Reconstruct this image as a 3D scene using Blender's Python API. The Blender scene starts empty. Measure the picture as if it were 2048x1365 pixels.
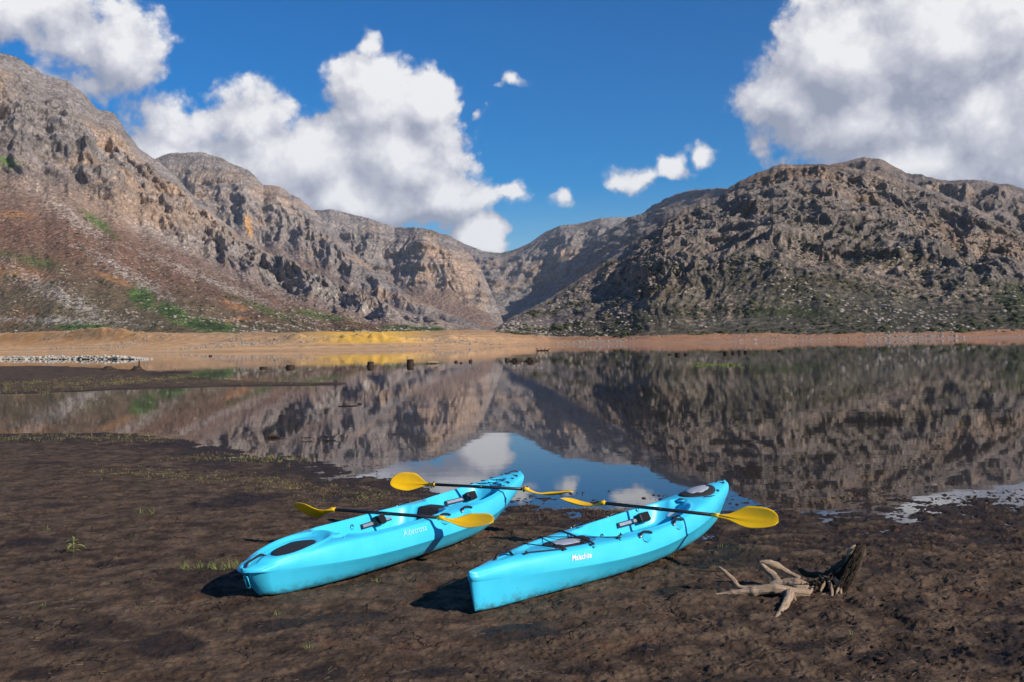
import bpy, math, random
import numpy as np
from mathutils import Vector, Matrix

rnd = random.Random(7)
sc = bpy.context.scene
COL = sc.collection

# ------------------------------------------------------------------ camera
EYE = np.array([0.0, 0.0, 1.92])
FPX = 1991.0
ROLL = math.radians(1.03)
PITCH = math.radians(0.075)
FW = np.array([0, math.cos(PITCH), math.sin(PITCH)])
U0 = np.array([0, -math.sin(PITCH), math.cos(PITCH)])
R0 = np.array([1.0, 0, 0])
RT = math.cos(ROLL)*R0 - math.sin(ROLL)*U0
UP = math.cos(ROLL)*U0 + math.sin(ROLL)*R0
camd = bpy.data.cameras.new('camera')
cam = bpy.data.objects.new('camera', camd)
COL.objects.link(cam)
cam.matrix_world = Matrix(((RT[0], UP[0], -FW[0], EYE[0]), (RT[1], UP[1], -FW[1], EYE[1]), (RT[2], UP[2], -FW[2], EYE[2]), (0, 0, 0, 1)))
camd.sensor_width = 36.0
camd.lens = 35.0
camd.clip_start = 0.05
camd.clip_end = 40000
camd.dof.use_dof = True
camd.dof.focus_distance = 8.2
camd.dof.aperture_fstop = 7.5
sc.camera = cam
sc.render.resolution_x, sc.render.resolution_y = 1024, 682

# ------------------------------------------------------------------ light
SUN_EL = math.radians(28.5)
SUN_AZ = math.atan2(0.82, -0.57)          # clockwise from +Y
SUNV = Vector((math.sin(SUN_AZ)*math.cos(SUN_EL), math.cos(SUN_AZ)*math.cos(SUN_EL), math.sin(SUN_EL)))
sl = bpy.data.lights.new('sun', 'SUN')
sl.energy = 5.0
sl.angle = math.radians(0.53)
sl.color = (1.0, 0.93, 0.83)
sun = bpy.data.objects.new('sun', sl)
COL.objects.link(sun)
sun.rotation_euler = SUNV.to_track_quat('Z', 'Y').to_euler()
sun.location = (60, -40, 60)
sc.view_settings.view_transform = 'Standard'
sc.view_settings.look = 'None'
sc.view_settings.exposure = 0.12
sc.view_settings.gamma = 1.0
sc.view_settings.use_curve_mapping = False
SKY_STRENGTH = 0.088
HAZE_DENSITY = 3.4e-5


class NT:
    """small helper to write node trees"""
    def __init__(self, tree):
        self.t = tree
    def n(self, kind, ins=None, **kw):
        nd = self.t.nodes.new(kind)
        for k, v in kw.items():
            setattr(nd, k, v)
        for k, v in (ins or {}).items():
            s = nd.inputs[k]
            if isinstance(v, bpy.types.NodeSocket):
                self.t.links.new(v, s)
            else:
                s.default_value = v
        return nd
    def m(self, op, a, b=None, c=None, clamp=False):
        nd = self.n('ShaderNodeMath', operation=op, use_clamp=clamp)
        for i, v in enumerate((a, b, c)):
            if v is None:
                continue
            if isinstance(v, bpy.types.NodeSocket):
                self.t.links.new(v, nd.inputs[i])
            else:
                nd.inputs[i].default_value = v
        return nd.outputs[0]
    def vm(self, op, a, b=None):
        nd = self.n('ShaderNodeVectorMath', operation=op)
        for i, v in enumerate((a, b)):
            if v is None:
                continue
            if isinstance(v, bpy.types.NodeSocket):
                self.t.links.new(v, nd.inputs[i])
            else:
                nd.inputs[i].default_value = v
        return nd.outputs[0]
    def noise(self, vec, scale, detail=6, rough=.55, dist=0.0, out='Fac'):
        nd = self.n('ShaderNodeTexNoise', {'Scale': scale, 'Detail': detail, 'Roughness': rough, 'Distortion': dist})
        if vec is not None:
            self.t.links.new(vec, nd.inputs['Vector'])
        return nd.outputs[out]
    def ramp(self, fac, lo, hi, a=0.0, b=1.0, kind='SMOOTHSTEP'):
        nd = self.n('ShaderNodeMapRange', {'Value': fac, 'From Min': lo, 'From Max': hi, 'To Min': a, 'To Max': b}, interpolation_type=kind)
        return nd.outputs[0]
    def mix(self, fac, a, b, mode='MIX'):
        nd = self.n('ShaderNodeMix', data_type='RGBA', blend_type=mode)
        for i, v in ((0, fac), (6, a), (7, b)):
            if isinstance(v, bpy.types.NodeSocket):
                self.t.links.new(v, nd.inputs[i])
            else:
                nd.inputs[i].default_value = (*v, 1) if isinstance(v, tuple) and len(v) == 3 else v
        return nd.outputs[2]
    def bump(self, h, strength, dist, normal=None):
        ins = {'Height': h, 'Strength': strength, 'Distance': dist}
        if normal is not None:
            ins['Normal'] = normal
        return self.n('ShaderNodeBump', ins).outputs[0]


# ------------------------------------------------------------------ sky with clouds
def azel(px, py):
    v = FW + RT*(px-1024)/FPX - UP*(py-682.5)/FPX
    v = v/np.linalg.norm(v)
    return math.degrees(math.atan2(v[0], v[1])), math.degrees(math.asin(v[2]))

PD = math.degrees(1/FPX)
# cumulus heaps: centre, radii (in photograph units turned into degrees), weight
PUFFS = [(40, 0, 240, 80, .80), (245, 105, 125, 95, .78), (175, 175, 110, 60, .55), (150, 80, 140, 80, .62),
         (345, 250, 150, 75, .62), (505, 225, 110, 85, .80), (420, 330, 240, 85, .75), (610, 330, 230, 130, 1.0),
         (745, 205, 125, 105, 1.0), (738, 95, 34, 52, .60), (848, 200, 82, 85, 1.0), (800, 310, 170, 110, 1.1), (880, 270, 85, 62, .8),
         (720, 400, 210, 80, 1.1), (900, 395, 130, 66, .95), (1010, 378, 90, 42, .55),
         (958, 480, 72, 56, 1.25),
         (1130, 388, 60, 40, .50), (1250, 368, 72, 46, .66), (1350, 330, 58, 42, .58), (1412, 312, 40, 32, .60),
         (1032, 160, 40, 20, .40), (1002, 178, 36, 22, .40), (972, 206, 26, 34, .38), (956, 232, 18, 30, .36), (330, 310, 150, 60, .75), (560, 400, 200, 60, .9),
         (1580, 190, 125, 112, .95), (1700, 110, 190, 150, 1.1), (1880, 70, 250, 170, 1.1), (2000, 250, 220, 170, 1.0),
         (1700, 255, 215, 90, .90), (1850, 330, 260, 80, .85), (2200, 150, 300, 260, 1.0), (1560, 330, 110, 45, .40)]

def cloud_group(soft=False):
    g = bpy.data.node_groups.new('cloud_density', 'ShaderNodeTree')
    g.interface.new_socket('Vector', in_out='INPUT', socket_type='NodeSocketVector')
    g.interface.new_socket('Density', in_out='OUTPUT', socket_type='NodeSocketFloat')
    T = NT(g)
    gi = T.n('NodeGroupInput').outputs[0]
    go = T.n('NodeGroupOutput')
    # domain warp
    w = T.vm('SUBTRACT', T.noise(gi, .32, 3, .5, out='Color'), (.5, .5, .5))
    wp = T.vm('ADD', gi, T.vm('MULTIPLY', w, (2.6, 2.0, 0)))
    acc = None
    for px, py, rx, ry, wt in PUFFS:
        a, e = azel(px, py)
        d = T.vm('DIVIDE', T.vm('SUBTRACT', wp, (a, e, 0)), (rx*PD*1.25, ry*PD*1.25, 1))
        ln = T.n('ShaderNodeVectorMath', {0: d}, operation='LENGTH').outputs['Value']
        v = T.m('MULTIPLY', T.m('SUBTRACT', 1.0, ln, clamp=True), wt)
        acc = v if acc is None else T.m('SMOOTH_MAX', acc, v, .18)
    # clouds elsewhere in the sky, same kind, outside what is listed above
    sep = T.n('ShaderNodeSeparateXYZ', {0: gi})
    far = T.ramp(T.m('ABSOLUTE', sep.outputs[0]), 30, 42)
    high = T.ramp(sep.outputs[1], 22, 32)
    oth = T.m('MAXIMUM', far, high)
    gen = T.ramp(T.noise(gi, .045, 3, .5), .54, .84, 0, 1.0, 'LINEAR')
    acc = T.m('MAXIMUM', acc, T.m('MULTIPLY', gen, oth))
    if soft:
        fb = T.m('SUBTRACT', T.noise(gi, .42, 2.5, .5, .15), .5)
        s = T.m('ADD', acc, T.m('MULTIPLY', fb, .60))
    else:
        fb = T.m('SUBTRACT', T.noise(gi, .42, 10, .60, .15), .5)
        vor = T.n('ShaderNodeTexVoronoi', {'Vector': T.vm('ADD', gi, T.vm('MULTIPLY', w, (1.2, 1.2, 0))), 'Scale': .50, 'Detail': 3.0, 'Roughness': .5, 'Lacunarity': 2.3, 'Smoothness': .5}, feature='SMOOTH_F1')
        puff = T.m('SUBTRACT', .42, vor.outputs['Distance'])
        s = T.m('ADD', acc, T.m('MULTIPLY', fb, .60))
        s = T.m('ADD', s, T.m('MULTIPLY', puff, .26))
    s = T.m('MULTIPLY', s, T.ramp(acc, 0.03, .20))
    g.links.new(T.m('SUBTRACT', s, .115), go.inputs[0])
    return g

world = bpy.data.worlds.new('World')
sc.world = world
world.use_nodes = True
wt_ = world.node_tree
wt_.nodes.clear()
T = NT(wt_)
skyn = T.n('ShaderNodeTexSky', sky_type='NISHITA', sun_disc=False, sun_elevation=SUN_EL, sun_rotation=SUN_AZ, altitude=400.0, air_density=1.0, dust_density=0.1, ozone_density=3.0)
dirv = T.n('ShaderNodeTexCoord').outputs['Generated']
sp = T.n('ShaderNodeSeparateXYZ', {0: T.vm('NORMALIZE', dirv)})
az = T.m('DEGREES', T.m('ARCTAN2', sp.outputs[0], sp.outputs[1]))
el = T.m('DEGREES', T.m('ARCSINE', sp.outputs[2]))
v0 = T.n('ShaderNodeCombineXYZ', {0: az, 1: el}).outputs[0]
cg = cloud_group(); cs = cloud_group(True)
def dens(vec, grp):
    nd = T.n('ShaderNodeGroup', node_tree=grp)
    wt_.links.new(vec, nd.inputs[0])
    return nd.outputs[0]
d0 = dens(v0, cg)
e0 = dens(v0, cs)
e1 = dens(T.vm('ADD', v0, (0.8, 1.5, 0)), cs)
e2 = dens(T.vm('ADD', v0, (.6, 3.2, 0)), cs)
alpha = T.ramp(d0, 0.0, .19)
lit = T.m('ADD', .62, T.m('MULTIPLY', T.m('SUBTRACT', e0, e1), .85))
lit = T.m('ADD', lit, T.m('MULTIPLY', T.m('SUBTRACT', d0, e0), 1.25))
lit = T.m('SUBTRACT', lit, T.m('MULTIPLY', T.m('MAXIMUM', e2, 0.0), .20))
lit = T.m('ADD', lit, T.m('MULTIPLY', T.ramp(d0, 0, .5), .20), clamp=True)
cc = T.n('ShaderNodeValToRGB', {0: lit})
cr = cc.color_ramp
cr.elements[0].position = .15; cr.elements[0].color = (.34, .37, .47, 1)
cr.elements[1].position = .84; cr.elements[1].color = (.98, .98, .99, 1)
e_ = cr.elements.new(.48); e_.color = (.58, .59, .67, 1)
hs = T.n('ShaderNodeHueSaturation', {'Hue': .511, 'Saturation': 1.75, 'Value': 1.12, 'Fac': 1.0, 'Color': skyn.outputs[0]})
cloudc = T.vm('MULTIPLY', cc.outputs[0], (10.0, 10.0, 10.0))
mixc = T.mix(T.m('MULTIPLY', alpha, .97), hs.outputs[0], cloudc)
bg = T.n('ShaderNodeBackground', {'Color': mixc, 'Strength': SKY_STRENGTH})
wo = T.n('ShaderNodeOutputWorld', {'Surface': bg.outputs[0]})
world.cycles.sampling_method = 'MANUAL'
world.cycles.sample_map_resolution = 512


# ------------------------------------------------------------------ numpy helpers
def ray(px, py):
    return FW + RT*(px-1024)/FPX - UP*(py-682.5)/FPX
def pt(px, py, z):
    d = ray(px, py)
    return EYE + d*(z-EYE[2])/d[2]
def at(px, py, Y):
    d = ray(px, py)
    return EYE + d*Y/d[1]
def to_px(x, y, z):
    vx, vy, vz = x-EYE[0], y-EYE[1], z-EYE[2]
    w = vx*FW[0]+vy*FW[1]+vz*FW[2]
    return (1024+FPX*(vx*RT[0]+vy*RT[1]+vz*RT[2])/w, 682.5-FPX*(vx*UP[0]+vy*UP[1]+vz*UP[2])/w)

_rs = np.random.RandomState(11)
PERM = np.tile(_rs.permutation(256), 3).astype(np.int32)
GR = _rs.normal(size=(256, 3)).astype(np.float32)
GR /= np.linalg.norm(GR, axis=1, keepdims=True)

def pn(x, y, z=None, seed=0):
    x = np.asarray(x, dtype=np.float32) + seed*17.31
    y = np.asarray(y, dtype=np.float32) + seed*9.17
    xi = np.floor(x).astype(np.int32); yi = np.floor(y).astype(np.int32)
    xf = x-xi; yf = y-yi
    u = xf*xf*xf*(xf*(xf*6-15)+10); v = yf*yf*yf*(yf*(yf*6-15)+10)
    xi &= 255; yi &= 255
    if z is None:
        def c(i, j):
            g = GR[PERM[PERM[xi+i]+yi+j] & 255]
            return g[..., 0]*(xf-i)+g[..., 1]*(yf-j)
        a = c(0, 0)+u*(c(1, 0)-c(0, 0)); b = c(0, 1)+u*(c(1, 1)-c(0, 1))
        return (a+v*(b-a))*1.7
    z = np.asarray(z, dtype=np.float32)+seed*3.7
    zi = np.floor(z).astype(np.int32); zf = z-zi
    w = zf*zf*zf*(zf*(zf*6-15)+10); zi &= 255
    def c3(i, j, k):
        g = GR[PERM[PERM[PERM[xi+i]+yi+j]+zi+k] & 255]
        return g[..., 0]*(xf-i)+g[..., 1]*(yf-j)+g[..., 2]*(zf-k)
    def lay(k):
        c0, c1, c2, c3_ = c3(0, 0, k), c3(1, 0, k), c3(0, 1, k), c3(1, 1, k)
        a = c0+u*(c1-c0); b = c2+u*(c3_-c2)
        return a+v*(b-a)
    l0 = lay(0)
    return (l0+w*(lay(1)-l0))*1.6

def fbm(x, y, z=None, oct=5, seed=0, lac=2.05, gain=.5, mode='n'):
    s = 0; a = 1.0; tot = 0
    for o in range(oct):
        n = pn(x, y, z, seed+o)
        if mode == 'r':
            n = 1-2*np.abs(n)
        elif mode == 'b':
            n = 2*np.abs(n)-.6
        s = s+a*n; tot += a
        a *= gain; x = x*lac; y = y*lac
        if z is not None:
            z = z*lac
    return s/tot

def sm(x, a, b):
    t = np.clip((x-a)/(b-a), 0, 1)
    return t*t*(3-2*t)

def lerp3(c0, c1, f):
    return c0*(1-f[..., None])+np.asarray(c1, dtype=np.float32)*f[..., None]

# ------------------------------------------------------------------ object helpers
def link(o, parent=None):
    COL.objects.link(o)
    if parent is not None:
        o.parent = parent
    return o
def tag(o, label=None, cat=None, group=None, kind=None):
    if label: o['label'] = label
    if cat: o['category'] = cat
    if group: o['group'] = group
    if kind: o['kind'] = kind
    return o
def empty(name, loc=(0, 0, 0), rz=0.0):
    o = bpy.data.objects.new(name, None)
    o.location = loc
    o.rotation_euler = (0, 0, rz)
    o.empty_display_size = .1
    return link(o)
def mesh_obj(name, verts, faces, mat, parent=None, smooth=True):
    me = bpy.data.meshes.new(name)
    me.from_pydata([tuple(map(float, v)) for v in verts], [], faces)
    if smooth:
        me.polygons.foreach_set('use_smooth', [True]*len(me.polygons))
    me.update()
    if mat: me.materials.append(mat)
    return link(bpy.data.objects.new(name, me), parent)
def grid_obj(name, P, mat, attrs=None, parent=None, closed_u=False):
    """P: (nu, nv, 3) array"""
    nu, nv = P.shape[:2]
    idx = np.arange(nu*nv).reshape(nu, nv)
    a = idx[:-1, :-1].ravel(); b = idx[1:, :-1].ravel(); c = idx[1:, 1:].ravel(); d = idx[:-1, 1:].ravel()
    q = np.stack([a, b, c, d], 1)
    me = bpy.data.meshes.new(name)
    me.vertices.add(nu*nv)
    me.vertices.foreach_set('co', P.reshape(-1).astype(np.float32))
    nf = len(q)
    me.loops.add(nf*4)
    me.loops.foreach_set('vertex_index', q.reshape(-1).astype(np.int32))
    me.polygons.add(nf)
    me.polygons.foreach_set('loop_start', np.arange(0, nf*4, 4, dtype=np.int32))
    me.polygons.foreach_set('use_smooth', np.ones(nf, dtype=bool))
    me.update(calc_edges=True)
    for k, v in (attrs or {}).items():
        at_ = me.color_attributes.new(k, 'FLOAT_COLOR', 'POINT')
        col = np.ones((nu*nv, 4), dtype=np.float32)
        col[:, :3] = v.reshape(-1, 3)
        at_.data.foreach_set('color', col.reshape(-1))
    if mat: me.materials.append(mat)
    return link(bpy.data.objects.new(name, me), parent)

class MB:
    """collects pieces that belong to one part"""
    def __init__(self):
        self.v = []; self.f = []
    def add(self, vs, fs):
        o = len(self.v)
        self.v += [tuple(map(float, v)) for v in vs]
        self.f += [tuple(i+o for i in f) for f in fs]
    def box(self, c, s, R=None):
        vs = []
        for i in (-1, 1):
            for j in (-1, 1):
                for k in (-1, 1):
                    v = Vector((i*s[0]/2, j*s[1]/2, k*s[2]/2))
                    if R is not None: v = R @ v
                    vs.append(Vector(c)+v)
        self.add(vs, [(0, 1, 3, 2), (4, 6, 7, 5), (0, 4, 5, 1), (2, 3, 7, 6), (0, 2, 6, 4), (1, 5, 7, 3)])
    def tube(self, pts, rad, seg=10, flat=1.0):
        pts = [Vector(p) for p in pts]
        n = len(pts)
        if not hasattr(rad, '__len__'): rad = [rad]*n
        up = Vector((0, 0, 1))
        rings = []; o = len(self.v)
        for i, p in enumerate(pts):
            d = (pts[min(i+1, n-1)]-pts[max(i-1, 0)]).normalized()
            if abs(d.z) > .95: up_ = Vector((1, 0, 0))
            else: up_ = up
            s = d.cross(up_).normalized(); t = s.cross(d).normalized()
            for k in range(seg):
                a = 2*math.pi*k/seg
                self.v.append(tuple(p+(s*math.cos(a)+t*math.sin(a)*flat)*rad[i]))
        for i in range(n-1):
            for k in range(seg):
                k2 = (k+1) % seg
                self.f.append((o+i*seg+k, o+i*seg+k2, o+(i+1)*seg+k2, o+(i+1)*seg+k))
        self.f.append(tuple(o+k for k in range(seg))[::-1])
        self.f.append(tuple(o+(n-1)*seg+k for k in range(seg)))
    def build(self, name, mat, parent=None, smooth=True):
        return mesh_obj(name, self.v, self.f, mat, parent, smooth)

def spline(pts, n):
    """Catmull-Rom through the rows of pts, n samples"""
    P = np.array(pts, dtype=float)
    P = np.vstack([2*P[0]-P[1], P, 2*P[-1]-P[-2]])
    out = []
    m = len(P)-3
    for i in range(n):
        t = i/(n-1)*m
        k = min(int(t), m-1); f = t-k
        a, b, c, d = P[k], P[k+1], P[k+2], P[k+3]
        out.append(.5*((2*b)+(-a+c)*f+(2*a-5*b+4*c-d)*f*f+(-a+3*b-3*c+d)*f**3))
    return np.array(out)

# ------------------------------------------------------------------ materials
def new_mat(name):
    m = bpy.data.materials.new(name)
    m.use_nodes = True
    m.node_tree.nodes.clear()
    T = NT(m.node_tree)
    out = T.n('ShaderNodeOutputMaterial')
    return m, T, out
def princ(T, out, **ins):
    b = T.n('ShaderNodeBsdfPrincipled')
    for k, v in ins.items():
        s = b.inputs[k.replace('_', ' ')]
        if isinstance(v, bpy.types.NodeSocket): T.t.links.new(v, s)
        else: s.default_value = (*v, 1) if isinstance(v, tuple) and s.type == 'RGBA' else v
    T.t.links.new(b.outputs[0], out.inputs['Surface'])
    return b

def mat_rock(name, bump_scale=1.0):
    m, T, out = new_mat(name)
    col = T.n('ShaderNodeAttribute', attribute_name='paint').outputs['Color']
    pos = T.n('ShaderNodeNewGeometry').outputs['Position']
    n1 = T.noise(pos, .16*bump_scale, 8, .68)
    n2 = T.noise(pos, .5*bump_scale, 5, .65)
    n3 = T.noise(pos, .02, 4, .6)
    fac = T.m('MULTIPLY', T.ramp(n1, .30, .70, .34, 1.66, 'LINEAR'), T.ramp(n2, .3, .7, .66, 1.34, 'LINEAR'))
    fac = T.m('MULTIPLY', fac, T.ramp(n3, .3, .7, .85, 1.15, 'LINEAR'))
    c = T.vm('MULTIPLY', col, T.n('ShaderNodeCombineXYZ', {0: fac, 1: fac, 2: fac}).outputs[0])
    vo = T.n('ShaderNodeTexVoronoi', {'Vector': pos, 'Scale': .11*bump_scale, 'Detail': 2.0}, feature='F1').outputs['Distance']
    h = T.m('ADD', T.m('MULTIPLY', n1, 7.0/bump_scale), T.m('MULTIPLY', vo, -3.0/bump_scale))
    b = T.bump(h, .8, 1.0)
    princ(T, out, Base_Color=c, Roughness=.95, Normal=b, Specular_IOR_Level=.15)
    return m

def mat_sand():
    m, T, out = new_mat('shore_sand')
    col = T.n('ShaderNodeAttribute', attribute_name='paint').outputs['Color']
    pos = T.n('ShaderNodeNewGeometry').outputs['Position']
    n1 = T.noise(pos, .3, 8, .65)
    f = T.ramp(n1, .3, .7, .75, 1.2, 'LINEAR')
    c = T.vm('MULTIPLY', col, T.n('ShaderNodeCombineXYZ', {0: f, 1: f, 2: f}).outputs[0])
    princ(T, out, Base_Color=c, Roughness=.9, Normal=T.bump(n1, .6, .6), Specular_IOR_Level=.2)
    return m

def mat_mud():
    m, T, out = new_mat('wet_mud')
    at_ = T.n('ShaderNodeAttribute', attribute_name='paint')
    sep = T.n('ShaderNodeSeparateColor', {0: at_.outputs['Color']})
    wet, dry, red = sep.outputs[0], sep.outputs[1], sep.outputs[2]
    pos = T.n('ShaderNodeNewGeometry').outputs['Position']
    f1 = T.noise(pos, 5.0, 8, .60, .15)
    f2 = T.noise(pos, 42.0, 6, .7)
    f3 = T.noise(pos, 1.1, 5, .6, .4)
    st = T.vm('MULTIPLY', pos, (9.0, 30.0, 10.0))
    f4 = T.noise(st, 1.0, 5, .62, .8)
    base = T.mix(T.ramp(f1, .34, .68), (.044, .028, .0185), (.130, .086, .056))
    base = T.mix(T.m('MULTIPLY', T.ramp(f3, .45, .72), .5), base, (.110, .066, .041))
    base = T.mix(T.m('MULTIPLY', dry, .55), base, (.150, .102, .070))
    base = T.mix(T.m('MULTIPLY', T.ramp(f4, .62, .78), .16), base, (.17, .125, .09))
    base = T.mix(T.m('MULTIPLY', red, .5), base, (.13, .055, .028))
    base = T.mix(T.m('MULTIPLY', T.ramp(f2, .60, .74), .5), base, (.018, .013, .010))
    base = T.mix(T.m('MULTIPLY', wet, .78), base, (.022, .015, .012))
    rough = T.m('ADD', T.ramp(wet, 0, 1, .88, .62, 'LINEAR'), T.m('MULTIPLY', f1, .10))
    h = T.m('ADD', T.m('MULTIPLY', f1, .05), T.m('MULTIPLY', f2, .007))
    h = T.m('ADD', h, T.m('MULTIPLY', f4, .004))
    wv = T.vm('ADD', pos, T.vm('MULTIPLY', T.noise(pos, 3.0, 4, .6, out='Color'), (.30, .30, .1)))
    vo = T.n('ShaderNodeTexVoronoi', {'Vector': wv, 'Scale': 4.5, 'Detail': 2.0}, feature='DISTANCE_TO_EDGE').outputs['Distance']
    crk = T.m('MULTIPLY', T.ramp(vo, .045, 0), T.ramp(T.noise(pos, 2.2, 4, .6), .54, .66))
    base = T.mix(T.m('MULTIPLY', crk, .8), base, (.012, .008, .006))
    pit = T.m('MULTIPLY', T.ramp(T.noise(pos, 17.0, 4, .6), .62, .70), T.ramp(T.noise(pos, 1.3, 3, .6), .46, .60))
    base = T.mix(T.m('MULTIPLY', pit, .75), base, (.012, .008, .006))
    h = T.m('SUBTRACT', h, T.m('MULTIPLY', crk, .012))
    h = T.m('SUBTRACT', h, T.m('MULTIPLY', pit, .016))
    princ(T, out, Base_Color=base, Roughness=rough, Normal=T.bump(h, 1.0, 1.0), Specular_IOR_Level=.14)
    return m

def mat_water():
    m, T, out = new_mat('lake_water')
    pos = T.n('ShaderNodeNewGeometry').outputs['Position']
    p1 = T.vm('MULTIPLY', pos, (.9, 2.2, 1.0))
    n1 = T.noise(p1, 1.0, 3, .5)
    n2 = T.noise(T.vm('MULTIPLY', pos, (.08, .22, 1)), 1.0, 3, .5)
    # wind lanes: some stretches of the surface are a little livelier than others
    lane = T.ramp(T.noise(T.vm('MULTIPLY', pos, (.004, .03, 1)), 1.0, 3, .5), .40, .72)
    h = T.m('ADD', T.m('MULTIPLY', n1, .0010), T.m('MULTIPLY', n2, .004))
    nb = T.bump(T.m('MULTIPLY', h, T.m('ADD', .55, lane)), 1.0, 1.0)
    gl = T.n('ShaderNodeBsdfGlossy', {'Color': (.98, .98, 1.0, 1), 'Roughness': .013, 'Normal': nb})
    tr = T.n('ShaderNodeBsdfTransparent', {'Color': (.80, .72, .60, 1)})
    df = T.n('ShaderNodeBsdfDiffuse', {'Color': (.050, .034, .022, 1)})
    body = T.n('ShaderNodeMixShader', {0: .72, 1: tr.outputs[0], 2: df.outputs[0]})
    fr = T.n('ShaderNodeFresnel', {'IOR': 1.5, 'Normal': nb})
    mx = T.n('ShaderNodeMixShader', {0: fr.outputs[0], 1: body.outputs[0], 2: gl.outputs[0]})
    T.t.links.new(mx.outputs[0], out.inputs['Surface'])
    return m

def mat_simple(name, col, rough=.6, var=.15, scale=20.0, bump=0.0, metallic=0.0, spec=.5, col2=None, obj=True, sss=0):
    m, T, out = new_mat(name)
    tc = T.n('ShaderNodeTexCoord').outputs['Object' if obj else 'Generated']
    n = T.noise(tc, scale, 6, .6)
    c2 = col2 if col2 else tuple(x*(1-var*2) for x in col)
    c = T.mix(T.ramp(n, .35, .68), c2, col)
    kw = dict(Base_Color=c, Roughness=rough, Metallic=metallic, Specular_IOR_Level=spec)
    if bump: kw['Normal'] = T.bump(n, bump, .01)
    princ(T, out, **kw)
    return m

def mat_hull():
    m, T, out = new_mat('cyan_polyethylene')
    tc = T.n('ShaderNodeTexCoord').outputs['Object']
    n = T.noise(tc, 3.0, 5, .6)
    base = T.mix(T.ramp(n, .3, .7), (.042, .530, .770), (.058, .585, .830))
    # scuffs low on the hull and a few dark marks
    sc_ = T.noise(T.vm('MULTIPLY', tc, (6, 30, 60)), 1.0, 6, .7, .3)
    scm = T.m('MULTIPLY', T.ramp(sc_, .63, .72), .45)
    base = T.mix(scm, base, (.30, .66, .78))
    dk = T.m('MULTIPLY', T.ramp(T.noise(T.vm('MULTIPLY', tc, (34, 34, 22)), 1.0, 3, .6), .725, .775), .8)
    base = T.mix(dk, base, (.03, .10, .12))
    z = T.n('ShaderNodeSeparateXYZ', {0: tc}).outputs[2]
    mud = T.m('MULTIPLY', T.ramp(z, .125, .01), T.ramp(T.noise(tc, 16, 6, .7), .42, .66))
    base = T.mix(T.m('MULTIPLY', mud, .75), base, (.075, .055, .04))
    peel = T.noise(tc, 60, 3, .5)
    big = T.noise(tc, 2.2, 2, .5)
    hh = T.m('ADD', T.m('MULTIPLY', peel, .0006), T.m('MULTIPLY', big, .012))
    rough = T.m('ADD', .30, T.m('MULTIPLY', n, .16))
    princ(T, out, Base_Color=base, Roughness=rough, Normal=T.bump(hh, .6, 1.0), Specular_IOR_Level=.42)
    return m

def mat_wood(name, pale, dark, scale=(60, 60, 6)):
    m, T, out = new_mat(name)
    at_ = T.n('ShaderNodeAttribute', attribute_name='paint').outputs['Color']
    sep = T.n('ShaderNodeSeparateColor', {0: at_})
    ang, lng, cav = sep.outputs[0], sep.outputs[1], sep.outputs[2]
    v = T.n('ShaderNodeCombineXYZ', {0: T.m('MULTIPLY', ang, 18.0), 1: T.m('MULTIPLY', lng, 3.0), 2: 0.0}).outputs[0]
    tc = T.n('ShaderNodeTexCoord').outputs['Object']
    g = T.noise(v, 1.6, 7, .7, .4)
    g2 = T.noise(tc, 9.0, 5, .6)
    c = T.mix(T.ramp(g, .36, .60), dark, pale)
    c = T.mix(T.m('MULTIPLY', T.ramp(g2, .42, .66), .5), c, dark)
    c = T.mix(T.m('MULTIPLY', cav, .8), c, tuple(x*.35 for x in dark))
    princ(T, out, Base_Color=c, Roughness=.85, Normal=T.bump(g, .8, .012), Specular_IOR_Level=.2)
    return m

M = {}
M['rock'] = mat_rock('mountain_rock')
M['rock_far'] = mat_rock('far_mountain_rock', .6)
M['sand'] = mat_sand()
M['mud'] = mat_mud()
M['water'] = mat_water()
M['hull'] = mat_hull()
M['black'] = mat_simple('black_plastic', (.016, .016, .018), .42, .1, 30, .05)
M['rubber'] = mat_simple('black_mesh_fabric', (.020, .020, .023), .8, .25, 40, .4, col2=(.011, .011, .013))
M['cord'] = mat_simple('black_cord', (.022, .016, .018), .7)
M['yellow'] = mat_simple('yellow_plastic', (.96, .55, .004), .38, .03, 6, .02, col2=(.92, .50, .003))
M['alu'] = mat_simple('worn_aluminium', (.66, .68, .70), .32, .08, 25, .0, metallic=.7)
M['grey'] = mat_simple('grey_print', (.34, .36, .41), .6, .05, 12)
M['white'] = mat_simple('white_print', (.74, .78, .80), .5, .03, 12)
M['faded'] = mat_simple('faded_print', (.28, .72, .86), .5, .03, 12)
M['blue'] = mat_simple('cyan_trim', (.024, .47, .69), .4, .05, 8)
M['pale_wood'] = mat_wood('bleached_driftwood', (.47, .345, .235), (.23, .150, .098))
M['dark_wood'] = mat_wood('rotten_dark_wood', (.12, .085, .060), (.022, .015, .011))
M['stump'] = mat_wood('waterlogged_stump', (.085, .055, .036), (.018, .012, .009))
M['stone'] = mat_simple('pale_stone', (.36, .30, .245), .9, .15, .6, .3, spec=.2)
M['stone2'] = mat_simple('dike_stone', (.56, .49, .40), .9, .2, .9, .3, spec=.2)
M['leaf'] = mat_simple('young_leaf', (.27, .31, .08), .6, .15, 8, spec=.3)
M['grass'] = mat_simple('muddy_grass', (.27, .26, .07), .7, .2, .8, spec=.25, col2=(.30, .21, .085))
M['straw'] = mat_simple('dry_straw', (.36, .28, .165), .8, .2, .5, spec=.2, col2=(.14, .09, .05))
M['twig'] = mat_simple('wet_twig', (.030, .020, .014), .7, .2, 10, .3)

# ------------------------------------------------------------------ mountains
def interp_line(L, s):
    L = np.array(L, dtype=float)
    return [np.interp(s, L[:, 0], L[:, k]) for k in range(1, L.shape[1])]

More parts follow.
